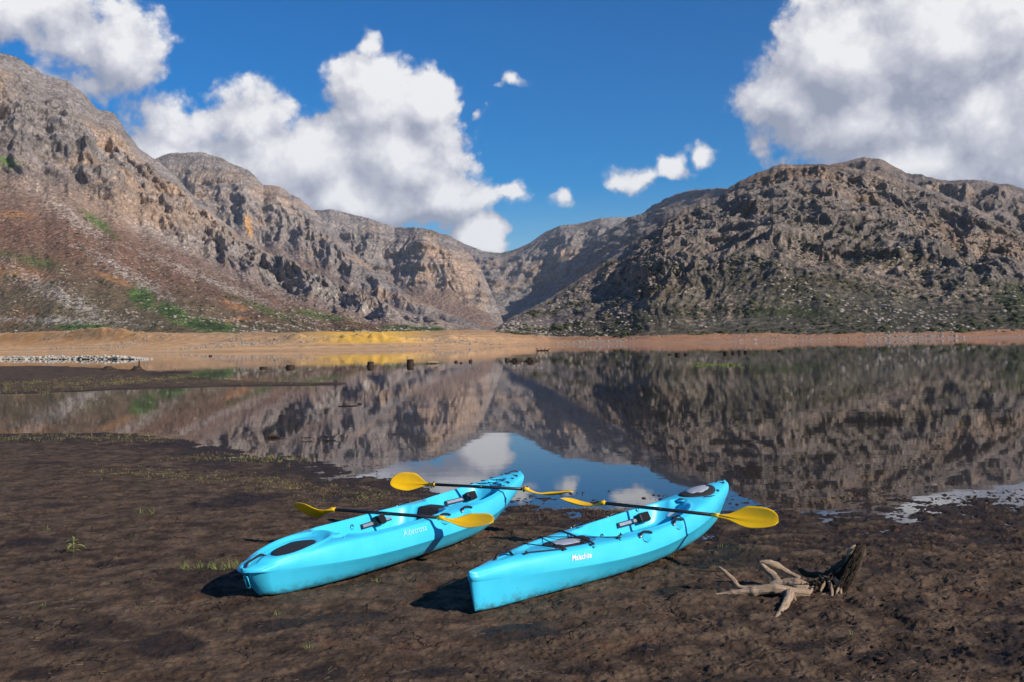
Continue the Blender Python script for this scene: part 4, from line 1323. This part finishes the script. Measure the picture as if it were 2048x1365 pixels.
gnarl('branch', [A(1519, 1126, 7.47, .014), A(1532, 1126, 7.46, .024), A(1550, 1130, 7.45, .028), A(1562, 1136, 7.45, .022), A(1580, 1146, 7.44, .016), A(1600, 1158, 7.40, .020)], M['pale_wood'], dw, seed=9, origin=DO, seg=16, rough=.25)
gnarl('branch', [A(1580, 1186, 7.15, .036), A(1574, 1203, 7.02, .030), A(1562, 1222, 6.86, .022), A(1553, 1233, 6.74, .012), A(1550, 1238, 6.70, .004)], M['pale_wood'], dw, seed=12, origin=DO, seg=16, rough=.18)
gnarl('branch', [A(1584, 1190, 7.15, .018), A(1590, 1200, 7.10, .012), A(1593, 1208, 7.06, .004)], M['pale_wood'], dw, seed=14, origin=DO, seg=10, n=14)
gnarl('branch', [A(1606, 1206, 7.18, .008), A(1625, 1202, 7.20, .018), A(1650, 1194, 7.24, .024), A(1668, 1186, 7.27, .020)], M['pale_wood'], dw, seed=15, origin=DO, seg=14, rough=.3)
gnarl('knot', [A(1540, 1172, 7.32, .028), A(1570, 1168, 7.30, .040), A(1598, 1172, 7.26, .045), A(1612, 1182, 7.24, .040)], M['pale_wood'], dw, seed=17, origin=DO, seg=20, rough=.32)
gnarl('trunk', [A(1566, 1182, 7.24, .03), A(1600, 1180, 7.27, .050), A(1625, 1174, 7.32, .044), A(1650, 1162, 7.38, .050), A(1672, 1148, 7.40, .056), A(1692, 1130, 7.42, .048), A(1706, 1108, 7.43, .034), A(1718, 1092, 7.44, .02)], M['dark_wood'], dw, seed=20, origin=DO, seg=28, n=60, rough=.34, ridge=.3)
gnarl('trunk', [A(1664, 1160, 7.45, .03), A(1640, 1152, 7.55, .028), A(1612, 1148, 7.62, .022), A(1598, 1136, 7.64, .014), A(1594, 1128, 7.65, .004)], M['dark_wood'], dw, seed=22, origin=DO, seg=20, n=30, rough=.35, ridge=.3)
gnarl('root_end', [A(1684, 1172, 7.32, .038), A(1696, 1150, 7.33, .050), A(1708, 1125, 7.34, .052), A(1719, 1102, 7.35, .046), A(1727, 1087, 7.36, .026)], M['dark_wood'], dw, seed=24, origin=DO, seg=30, n=44, rough=.22, ridge=.34, twist=.2)
gnarl('bleached_patch', [A(1694, 1122, 7.31, .010), A(1698, 1108, 7.30, .020), A(1705, 1096, 7.30, .016), A(1711, 1090, 7.30, .006)], M['pale_wood'], dw, seed=25, origin=DO, seg=12, n=16)
for i, (a, b, r) in enumerate((((1646, 1156, 7.32), (1640, 1184, 7.26), .016), ((1656, 1158, 7.32), (1664, 1199, 7.18), .014), ((1668, 1156, 7.30), (1682, 1190, 7.22), .018), ((1676, 1160, 7.30), (1672, 1188, 7.20), .013), ((1628, 1168, 7.28), (1608, 1198, 7.18), .012))):
    m_ = [(a[k]+b[k])/2+(3 if k == 0 else 0) for k in range(3)]
    gnarl('root', [A(*a, r*.9), A(*m_, r), A(*b, r*.5)], M['pale_wood'], dw, seed=30+i, origin=DO, seg=12, n=18, rough=.35)
rq = random.Random(12)
for i in range(26):
    f = rq.random()
    bx_, by_ = 1600+100*f+rq.uniform(-8, 8), 1180-52*f**1.5+rq.uniform(-10, 10)
    yb = 7.28+.12*f
    ex_, ey_ = bx_+rq.uniform(-16, 12), by_+rq.uniform(-16, 14)
    gnarl('splinter', [A(bx_, by_, yb, rq.uniform(.008, .016)), A((bx_+ex_)/2+2, (by_+ey_)/2, yb-.06, rq.uniform(.005, .010)), A(ex_, ey_, yb-.09, .002)], M['pale_wood'] if rq.random() < .35 else M['dark_wood'], dw, seed=60+i, origin=DO, seg=8, n=10, rough=.4)
# fibrous strands on the upright root
mb = MB()
rr = random.Random(5)
for i in range(420):
    f0 = rr.random()**.8; aa = rr.uniform(-.2, 1.2)
    x0 = 1727-34*f0+rr.uniform(-13, 13)*(.6+f0*.5); y0 = 1086+80*f0
    Y = 7.30+rr.uniform(-.06, .02)
    L_ = rr.uniform(10, 34)
    p0 = Vector(at(x0, y0, Y)); p1 = Vector(at(x0-L_*.33+rr.uniform(-3, 3), y0+L_*.55, Y-.02)); p2 = Vector(at(x0-L_*.55+rr.uniform(-4, 4), y0+L_, Y-.01))
    o3 = Vector(DO)
    mb.tube([p0-o3, p1-o3, p2-o3], [.0022, .0028, .0008], 3)
for i in range(60):
    x0 = 1727+rr.uniform(-12, 12); y0 = 1092
    p0 = Vector(at(x0, y0, 7.33)); p1 = Vector(at(x0+rr.uniform(-2, 5), y0-rr.uniform(4, 12), 7.33))
    mb.tube([p0-Vector(DO), p1-Vector(DO)], [.003, .0007], 3)
fo = mb.build('fibre', M['dark_wood'], dw); tag(fo, kind='stuff')

# ------------------------------------------------------------------ stumps in the lake
def stump(px, py, wpx, hpx, label, kind='round', seed=0, spike=0, tilt=0.0):
    p = pt(px, py, 0.0)
    k = p[1]/FPX
    w, h = wpx*k, hpx*k*.85
    gz = max(0.0, ground_z(p[0], p[1])) if px < 310 else 0
    o = empty('tree_stump', (p[0], p[1], gz))
    tag(o, label, 'stump', 'dead tree stumps standing in the lake')
    base = [(0, 0, -.25, w*.62), (0, 0, 0.0, w*(.56 if kind == 'round' else .75)), (tilt*h*.5, 0, h*.35, w*.50), (tilt*h, 0, h*.75, w*(.47 if kind == 'round' else .38)), (tilt*h, 0, h, w*(.42 if kind == 'round' else .30))]
    gnarl('trunk', base, M['stump'], o, seg=22, n=26, rough=.20 if kind == 'round' else .28, ridge=.22, seed=seed, nscale=.3)
    if spike:
        gnarl('spike', [(w*.25, 0, h*.6, w*.12), (w*.28, 0, h+spike*k*.6, w*.07), (w*.24, 0, h+spike*k, w*.02)], M['stump'], o, seg=8, n=12, seed=seed+1)
    if kind == 'spread':
        for q, a in enumerate((0.2, 2.1, 3.4, 4.9)):
            gnarl('root', [(0, 0, h*.3, w*.22), (math.cos(a)*w*.7, math.sin(a)*w*.7, h*.1, w*.15), (math.cos(a)*w*1.1, math.sin(a)*w*1.1, -.05, w*.05)], M['stump'], o, seg=8, n=10, seed=seed+q+2)
    return o
stump(217, 741, 17, 9, 'low wide stump at the end of the left mud bar', 'spread', 41)
stump(274, 743, 17, 12, 'stump with flared roots and one upright spike on the left mud bar', 'spread', 43, spike=15)
stump(421, 713, 6, 3, 'tiny lone stump in the sand coloured reflection at the left', 'round', 45)
stump(527, 737, 13, 4, 'low flat stump just left of a taller round one', 'round', 46)
stump(581, 736, 15, 7, 'round flat topped stump right of a low one', 'round', 47)
stump(741, 733, 12, 11, 'narrow round stump in the yellow reflection left of a taller one', 'round', 48)
stump(821, 730, 13, 13, 'tallest round stump standing left of the floating pale log', 'round', 49)
stump(912, 725, 6, 4, 'small stump just right of the pale log', 'round', 50)
stump(922, 727, 5, 3, 'smallest stump of three right of the pale log', 'round', 51)
stump(941, 724, 6, 5, 'small stump with a thin spike right of the pale log', 'round', 52, spike=3)
stump(1014, 722, 7, 6, 'small dark stump at the left end of the central cluster', 'round', 53)
stump(1032, 723, 15, 8, 'wide blocky stump in the middle of the central cluster', 'spread', 54)
stump(1063, 723, 16, 9, 'lumpy wide stump at the right end of the central cluster', 'spread', 55)
stump(1340, 710, 7, 3, 'faint low stump at the left of the far right row', 'round', 56)
stump(1357, 711, 12, 6, 'dark blocky stump second in the far right row', 'round', 57)
stump(1373, 710, 9, 4, 'small stump third in the far right row', 'round', 58)
stump(1452, 708, 9, 6, 'round stump fourth in the far right row', 'round', 59)
stump(1467, 707, 7, 5, 'narrow stump fifth in the far right row', 'round', 60)
stump(1480, 707, 6, 7, 'upright narrow stump sixth in the far right row', 'round', 61)
stump(1493, 706, 9, 5, 'squat stump seventh in the far right row', 'round', 62)
stump(1562, 703, 12, 3, 'flat stump standing alone at the right end of the row', 'round', 63)

def log(px, py, lpx, rpx, label, mat, name='floating_log', cat='log', ang=0.0, z=.04, seed=0, arms=()):
    p = pt(px, py, 0.0); k = p[1]/FPX
    o = empty(name, (p[0], p[1], z)); tag(o, label, cat)
    L_ = lpx*k; r = rpx*k
    ca, sa = math.cos(ang), math.sin(ang)
    gnarl('trunk' if cat == 'log' else 'stem', [(-L_/2*ca, -L_/2*sa, 0, r*.8), (-L_*.15*ca, -L_*.15*sa, r*.3, r), (L_*.2*ca, L_*.2*sa, r*.2, r*.95), (L_/2*ca, L_/2*sa, 0, r*.7)], mat, o, seg=12, n=20, seed=seed)
    for j, (fx, dx, dy, dz_, rr_) in enumerate(arms):
        gnarl('twig', [(fx*L_, 0, 0, r*rr_), (fx*L_+dx*k*.5, dy*.5, dz_*k*.6, r*rr_*.8), (fx*L_+dx*k, dy, dz_*k, r*rr_*.3)], mat, o, seg=7, n=10, seed=seed+j+1)
    return o
log(865, 728, 24, 2.6, 'pale bleached log floating beside the tall stump', M['pale_wood'], seed=70, z=.10)
log(548, 876, 24, 3.0, 'short dark log lying in shallow water at the left', M['stump'], seed=71, z=.02)
log(613, 880, 26, .8, 'thin forked twig in the shallows right of the dark log', M['twig'], 'floating_twig', 'twig', seed=72, arms=((.1, 8, .3, 5, .8), (-.1, 10, -.3, -1, .7), (.2, 9, .2, -3, .6)))
log(660, 878, 24, 1.5, 'dark many armed twig in the shallows reaching down and right', M['twig'], 'floating_twig', 'twig', seed=76, arms=((-.1, -8, -.25, 4, .7), (0, 3, -.9, 1, .7), (.2, 12, .2, 5, .8), (-.3, -9, .3, 2, .5)))
log(696, 813, 38, .9, 'long straight stick floating left of centre on the lake', M['twig'], 'floating_stick', 'stick', ang=.1, seed=80, z=.01)
log(719, 809, 9, 1.2, 'tiny twig floating at the end of the long straight stick', M['twig'], 'floating_twig', 'twig', seed=81, z=.02)
log(1085, 702, 26, .9, 'branchy brushwood heap far out near the centre of the lake', M['twig'], 'brushwood', 'brushwood', seed=82, z=.05, arms=((-.3, -6, 1, 6, 1), (.1, 5, 0, 5, 1), (.3, 8, -1, 4, .8), (0, -3, 1, 4, .8)))
log(36, 770, 16, 1.0, 'dead bare twig standing on the left mud bar', M['twig'], 'dead_twig', 'twig', seed=84, z=.08, arms=((-.4, -12, 0, 18, .9), (-.2, -4, .3, 10, .6), (.1, 6, .2, 6, .6)))
log(1412, 1168, 62, 1.2, 'long thin dark stick on the mud left of the driftwood', M['twig'], 'dead_stick', 'stick', ang=-.25, seed=86, z=.10)
log(335, 893, 60, 1.0, 'arched dark twig lying in wet mud at the left', M['twig'], 'arched_twig', 'twig', seed=88, z=.05, ang=.05)

# pale stones lining the low causeway on the left
rs = np.random.RandomState(3)
ICO_V = []; ICO_F = []
def ico():
    ph = (1+5**.5)/2
    v = [(-1, ph, 0), (1, ph, 0), (-1, -ph, 0), (1, -ph, 0), (0, -1, ph), (0, 1, ph), (0, -1, -ph), (0, 1, -ph), (ph, 0, -1), (ph, 0, 1), (-ph, 0, -1), (-ph, 0, 1)]
    f = [(0, 11, 5), (0, 5, 1), (0, 1, 7), (0, 7, 10), (0, 10, 11), (1, 5, 9), (5, 11, 4), (11, 10, 2), (10, 7, 6), (7, 1, 8), (3, 9, 4), (3, 4, 2), (3, 2, 6), (3, 6, 8), (3, 8, 9), (4, 9, 5), (2, 4, 11), (6, 2, 10), (8, 6, 7), (9, 8, 1)]
    return np.array(v)/1.9, np.array(f)
IV, IF = ico()
def stones(name, pts, sizes, mat, parent=None, flat=.7, smooth=False):
    n = len(pts)
    V = IV[None]*np.array([1, 1, 1.0])
    J = 1+rs.uniform(-.28, .28, (n, 12, 1))
    ang = rs.uniform(0, 6.28, n)
    sx = sizes*rs.uniform(.8, 1.3, n); sy = sizes*rs.uniform(.8, 1.2, n); sz = sizes*rs.uniform(.5, 1.0, n)*flat
    W = IV[None]*J
    W = W*np.stack([sx, sy, sz], -1)[:, None, :]
    ca, sa = np.cos(ang)[:, None], np.sin(ang)[:, None]
    X = W[..., 0]*ca-W[..., 1]*sa; Y = W[..., 0]*sa+W[..., 1]*ca
    V = np.stack([X, Y, W[..., 2]], -1)+np.asarray(pts)[:, None, :]
    Fc = (IF[None]+(np.arange(n)*12)[:, None, None]).reshape(-1, 3)
    me = bpy.data.meshes.new(name)
    me.vertices.add(n*12); me.vertices.foreach_set('co', V.reshape(-1).astype(np.float32))
    me.loops.add(len(Fc)*3); me.loops.foreach_set('vertex_index', Fc.reshape(-1).astype(np.int32))
    me.polygons.add(len(Fc)); me.polygons.foreach_set('loop_start', np.arange(0, len(Fc)*3, 3, dtype=np.int32))
    me.update(calc_edges=True)
    me.materials.append(mat)
    return link(bpy.data.objects.new(name, me), parent)

pts = []; sz = []
for i in range(1100):
    px = rs.uniform(-420, 296)
    p = pt(px, 719.0, 0)
    half = 2.0
    q = rs.uniform(-1, 1)
    hmax = 1.0*(1-q*q)*min(1, (300-px)/60)
    pts.append((p[0], p[1]+q*half, rs.uniform(.0, max(.05, hmax))*.8)); sz.append(rs.uniform(.24, .50))
st = empty('stone_causeway', tuple(pt(0, 719, 0)))
tag(st, 'low causeway of pale stones reaching into the lake at the left edge', 'causeway')
pp = np.array(pts)-np.array(pt(0, 719, 0))
so = stones('stone', pp, np.array(sz), M['stone2'], st); tag(so, kind='stuff')

# boulders on the slopes
def scatter(P, t, name, n, tlo, thi, size, label, mat, seedn, pxr=(-300, 2400), mask=None):
    g = np.random.RandomState(seedn)
    nu, nv = P.shape[:2]
    jj = np.where((t > tlo) & (t < thi))[0]
    a = g.randint(0, nu, n*8); b = g.choice(jj, n*8)
    Q = P[a, b]
    px, py = to_px(Q[:, 0], Q[:, 1], Q[:, 2])
    cl = fbm(Q[:, 0]/55, Q[:, 1]/55, Q[:, 2]/55, 4, seedn)
    pr = sm(cl, -.15, .45)
    if mask is not None: pr = pr*mask(px, py)
    keep = (px > pxr[0]) & (px < pxr[1]) & (g.uniform(0, 1, len(px)) < pr)
    Q = Q[keep][:n]
    Q = Q+g.normal(0, 1, Q.shape)*np.array([1.2, 1.2, 0])
    s_ = size[0]+(size[1]-size[0])*g.uniform(0, 1, len(Q))**3
    o = stones(name, Q, s_, mat); tag(o, label, 'boulders', kind='stuff')
scatter(PA, tA, 'boulders', 6500, .01, .60, (.45, 1.9), 'pale boulders strewn over the lower slopes of the left mountain', M['stone'], 5)
scatter(PF, tF, 'boulders', 4500, .03, .85, (.5, 2.1), 'grey boulders strewn over the right hand mountain', M['stone'], 6, (950, 2300))

scatter(Pshore, tv, 'shore_stones', 6500, .25, 1.15, (.18, .95), 'small stones scattered over the far sand bank', M['stone'], 8, (-300, 2300))

M['scrub'] = mat_simple('dark_scrub', (.060, .068, .026), .9, .2, .5, spec=.1, col2=(.040, .040, .018))
scatter(PF, tF, 'scrub', 6500, .02, .9, (.6, 2.6), 'dark low bushes growing over the right hand mountain', M['scrub'], 15, (950, 2300))
scatter(PA, tA, 'scrub', 3000, .01, .5, (.5, 2.0), 'dark low bushes on the foot of the left mountain', M['scrub'], 16)

# ------------------------------------------------------------------ plants
def blade(mb, p, h, lean, az_, w, seg=3):
    p = Vector(p); d = Vector((math.cos(az_), math.sin(az_), 0)); sd = Vector((-d.y, d.x, 0))
    o = len(mb.v); 
    for i in range(seg+1):
        f = i/seg
        c_ = p+d*(lean*f*f)+Vector((0, 0, h*f*(1-.25*f*lean/max(h, 1e-3))))
        ww = w*(1-f*.92)*(.6+.8*f if f < .5 else 1)
        mb.v += [tuple(c_-sd*ww), tuple(c_+sd*ww)]
    for i in range(seg):
        mb.f.append((o+2*i, o+2*i+1, o+2*i+3, o+2*i+2))

def grass_stuff(name, places, label, mat):
    mb = MB()
    for x, y, h, n, sp_ in places:
        for _ in range(n):
            a = rnd.uniform(0, 6.28); r = sp_*math.sqrt(rnd.random())
            qx, qy = x+math.cos(a)*r, y+math.sin(a)*r
            blade(mb, (qx, qy, ground_z(qx, qy)-.003), h*rnd.uniform(.5, 1.3), h*rnd.uniform(.2, 1.2), rnd.uniform(0, 6.28), rnd.uniform(.0012, .0028)*(1+y*.05), 2)
    o = mb.build(name, mat, None, False); tag(o, label, 'grass', kind='stuff')
    return o
def band(path, n, hw, h, tufts, jit=0):
    out = []
    P = [pt(x, y, .03) for x, y in path]
    for _ in range(n):
        k = rnd.randrange(len(P)-1); f = rnd.random()
        p = P[k]*(1-f)+P[k+1]*f
        q = rnd.gauss(0, .5)*hw
        out.append((p[0]+rnd.gauss(0, .25), p[1]+q, h*rnd.uniform(.5, 1.2), tufts, .05+.012*p[1]/4))
    return out
grass_stuff('grass', band([(200, 945), (330, 952), (480, 962), (600, 975), (700, 990), (770, 1002)], 420, .65, .030, 6), 'sparse olive grass band across the mud left of the kayaks', M['grass'])
grass_stuff('grass', band([(-200, 876), (0, 876), (130, 874), (240, 872), (330, 880)], 420, 1.0, .045, 6), 'thin grass along the water edge at the left', M['grass'])
grass_stuff('grass', band([(390, 916), (460, 914), (540, 916), (590, 921)], 130, .8, .055, 6), 'grass growing in the shallows left of centre', M['grass'])
grass_stuff('grass', band([(-100, 776), (0, 774), (120, 772), (230, 768), (300, 765)], 900, 17.0, .10, 6), 'grass on the nearer left mud bar', M['grass'])
grass_stuff('grass', band([(300, 764), (400, 766), (500, 766), (640, 768)], 200, 5.0, .07, 6), 'thin grass along the tail of the left mud bar', M['grass'])
grass_stuff('grass', band([(1060, 1008), (1120, 1010), (1200, 1014), (1240, 1022)], 460, .32, .022, 5), 'dead stubble between the two kayaks at the water edge', M['straw'])
grass_stuff('grass', band([(1050, 1040), (1100, 1030), (1180, 1030)], 130, .3, .022, 4), 'scattered dead stubble right of the left kayak bow', M['straw'])
grass_stuff('grass', band([(830, 1095), (930, 1092), (960, 1100)], 50, .12, .02, 4), 'small dry stubble beside the left kayak hull', M['straw'])

def water_tuft(px, py, wpx, label):
    mb = MB(); p = pt(px, py, 0); k = p[1]/FPX
    for _ in range(300):
        x = rnd.gauss(0, wpx*k*.30); y = rnd.gauss(0, 1.3)
        blade(mb, (x, y, -.02), rnd.uniform(.05, .24), rnd.uniform(.05, .3), rnd.uniform(0, 6.28), .022, 2)
    o = mb.build('reed_tuft', M['leaf2'], None, False)
    o.location = p
    tag(o, label, 'reeds', 'bright green reed tufts in the lake', 'stuff')
M['leaf2'] = mat_simple('bright_reed', (.20, .25, .045), .6, .15, 2, spec=.3)
water_tuft(1405, 730, 40, 'bright green reed tuft far out in the lake, the left of a pair')
water_tuft(1458, 731, 38, 'bright green reed tuft far out in the lake, the right of a pair')

# grass clump by the stern of the left kayak: separate tufts
def tuft(px, py, h, n, sp_, label, group='small grass tufts on the mud', mat=None, name='grass_tuft'):
    p = pt(px, py, .085); z = ground_z(p[0], p[1])
    mb = MB()
    for _ in range(int(n*1.7)):
        a = rnd.uniform(0, 6.28); r = 1.25*sp_*math.sqrt(rnd.random())
        blade(mb, (math.cos(a)*r, math.sin(a)*r, -.005), 1.35*h*rnd.uniform(.35, 1.1), h*rnd.uniform(.2, 1.5), a+rnd.uniform(-.6, .6), .0026, 3)
    o = mb.build(name, mat or M['leaf'], None, False); o.location = (p[0], p[1], z)
    tag(o, label, 'grass tuft', group)
    return o
tuft(366, 1132, .075, 16, .03, 'grass tuft at the left end of the clump beside the left kayak stern')
tuft(392, 1134, .055, 22, .06, 'low grass tuft second from the left in the clump by the left kayak stern')
tuft(415, 1132, .070, 30, .06, 'dense grass tuft in the middle of the clump by the left kayak stern')
tuft(440, 1136, .060, 26, .06, 'grass tuft in the clump left of the dark stern shadow')
tuft(462, 1134, .075, 24, .04, 'upright grass tuft touching the stern shadow of the left kayak')
tuft(478, 1128, .060, 14, .03, 'grass tuft nearest the stern of the left kayak')
tuft(280, 1025, .055, 14, .03, 'small grass tuft alone on the left mud, the left of two')
tuft(303, 1025, .060, 12, .03, 'small grass tuft alone on the left mud, the right of two')
tuft(555, 1229, .035, 14, .03, 'small pale sprout in front of the left kayak stern')
tuft(280, 1222, .035, 10, .03, 'tiny sprout on bare mud at the lower left')
tuft(85, 1215, .030, 10, .03, 'tiny sprout near the left edge of the mud')
tuft(95, 1057, .035, 12, .04, 'flat pale sprout above the broad leaved seedling')
tuft(620, 1300, .035, 9, .02, 'small dark leaved sprout at the lower middle left')
tuft(1445, 1080, .030, 16, .04, 'yellow green sprout just below the right kayak')
tuft(1025, 1028, .085, 7, .012, 'single tall green sprout beside the bow of the left kayak')
tuft(1705, 1262, .040, 4, .01, 'single green shoot in front of the driftwood')
tuft(1345, 1103, .045, 5, .01, 'small shoot against the hull of the right kayak')
tuft(900, 1215, .035, 7, .02, 'tiny spiky sprout in front of the two kayaks')
tuft(752, 1160, .030, 9, .03, 'green sprout between the two kayak sterns')

def seedling(px, py, h, label):
    p = pt(px, py, .085); z = ground_z(p[0], p[1])
    o = empty('seedling', (p[0], p[1], z)); tag(o, label, 'seedling')
    mb = MB(); mb.tube([(0, 0, -.01), (.003, 0, h*.5), (0, 0, h)], [.003, .0025, .0015], 6); mb.build('stem', M['leaf'], o)
    for i, (a, z0, L_, w_) in enumerate((q[0], q[1], q[2]*1.35, q[3]*1.3) for q in ((.1, .45, .085, .013), (3.0, .50, .080, .013), (1.5, .55, .06, .012), (4.6, .5, .07, .013), (.8, .75, .06, .011), (3.7, .78, .055, .010), (2.2, .98, .045, .008), (5.3, .98, .04, .007), (.3, .2, .05, .01), (3.4, .18, .055, .01))):
        mb = MB(); n = 6
        d = Vector((math.cos(a), math.sin(a), 0)); sd = Vector((-d.y, d.x, 0))
        for k in range(n+1):
            f = k/n
            c_ = Vector((0, 0, h*z0))+d*L_*f+Vector((0, 0, L_*(.75*f-.95*f*f)))
            w__ = w_*math.sin(math.pi*min(1, f*.93+.07))
            mb.v += [tuple(c_-sd*w__+Vector((0, 0, .003))), tuple(c_), tuple(c_+sd*w__+Vector((0, 0, .003)))]
        for k in range(n):
            for q in (0, 1):
                mb.f.append((3*k+q, 3*k+q+1, 3*k+q+4, 3*k+q+3))
        mb.build('leaf', M['leaf'], o)
seedling(147, 1107, .15, 'broad leaved green seedling standing alone on the left mud')

# litter: straw bits, clods and floating specks
mb = MB()
for _ in range(3200):
    y = 5.2+(rnd.random()**1.6)*7.5
    x = rnd.uniform(-.62, .62)*y
    if ground_z(x, y) < .01 or float(pn([x*1.3], [y*1.6])[0]) < rnd.uniform(-.25, .35): continue
    L_ = rnd.uniform(.008, .05); a = rnd.uniform(0, 6.28)
    z = ground_z(x, y)+.003
    d = Vector((math.cos(a)*L_, math.sin(a)*L_, rnd.uniform(-.004, .008)))
    mb.tube([Vector((x, y, z)), Vector((x, y, z))+d], [.0012, .0007], 3)
o = mb.build('straw_litter', M['straw'], None, False); tag(o, 'tiny bits of dry straw scattered over the mud', 'litter', kind='stuff')
gl = np.random.RandomState(9)
n = 9000
yy_ = 4.6+(gl.uniform(0, 1, n)**1.3)*8.0; xx_ = gl.uniform(-.45, .62, n)*yy_
cl = fbm(xx_/.6, yy_/.5, None, 3, 210)+.25*(xx_/yy_)
kp = (cl > .12) & (mud_height(xx_, yy_) > .02)
xx_, yy_ = xx_[kp], yy_[kp]
zz_ = ground_at(xx_, yy_)+gl.uniform(-.006, .002, len(xx_))
M['clod'] = mat_simple('mud_clod', (.095, .060, .040), .9, .2, 3, .4, spec=.1, col2=(.045, .029, .020))
o = stones('mud_clods', np.stack([xx_, yy_, zz_], -1), gl.uniform(.004, .020, len(xx_))*(.5+.8*gl.uniform(0, 1, len(xx_))**2), M['clod'], flat=.55); tag(o, 'small dark clods of churned mud', 'mud clods', kind='stuff')
# weed rafts at the water edge on the right and specks floating
n = 2600
px_ = gl.uniform(560, 2250, n); dy_ = np.abs(gl.normal(0, 1, n))
pp = np.array([pt(a, 0+np.interp(a, [560, 760, 900, 1290, 1560, 2250], [930, 955, 990, 1010, 1012, 1000])-dd*22, 0) for a, dd in zip(px_, dy_)])
cl = fbm(pp[:, 0]/.9, pp[:, 1]/.5, None, 4, 220)+.32*sm(pp[:, 0], 2.5, 5)
kp = cl > .10+dy_*.12
pp = pp[kp]; pp[:, 2] = gl.uniform(-.006, .008, len(pp))
o = stones('floating_debris', pp, gl.uniform(.005, .024, len(pp)), M['clod'], flat=.35); tag(o, 'dark weed and debris floating along the water edge', 'debris', kind='stuff')

# ------------------------------------------------------------------ air
hm, hT, hout = new_mat('thin_haze')
pv = hT.n('ShaderNodeVolumePrincipled', {'Color': (.80, .88, 1.0, 1), 'Density': HAZE_DENSITY, 'Anisotropy': .1})
hT.t.links.new(pv.outputs[0], hout.inputs['Volume'])
x0, x1, y0, y1, z0, z1 = -9100, 9100, -950, 9100, -3.6, 1050
vs = [(x, y, z) for x in (x0, x1) for y in (y0, y1) for z in (z0, z1)]
o = mesh_obj('haze', vs, [(0, 1, 3, 2), (4, 6, 7, 5), (0, 4, 5, 1), (2, 3, 7, 6), (0, 2, 6, 4), (1, 5, 7, 3)], hm, smooth=False)
tag(o, 'thin blue air between the camera and the far mountains', 'haze', kind='stuff')

# ------------------------------------------------------------------ render settings
cy = sc.cycles
cy.max_bounces = 6; cy.diffuse_bounces = 2; cy.glossy_bounces = 3; cy.transmission_bounces = 2; cy.transparent_max_bounces = 6; cy.volume_bounces = 0
cy.use_denoising = True
cy.caustics_reflective = False; cy.caustics_refractive = False
cy.sample_clamp_indirect = 6.0
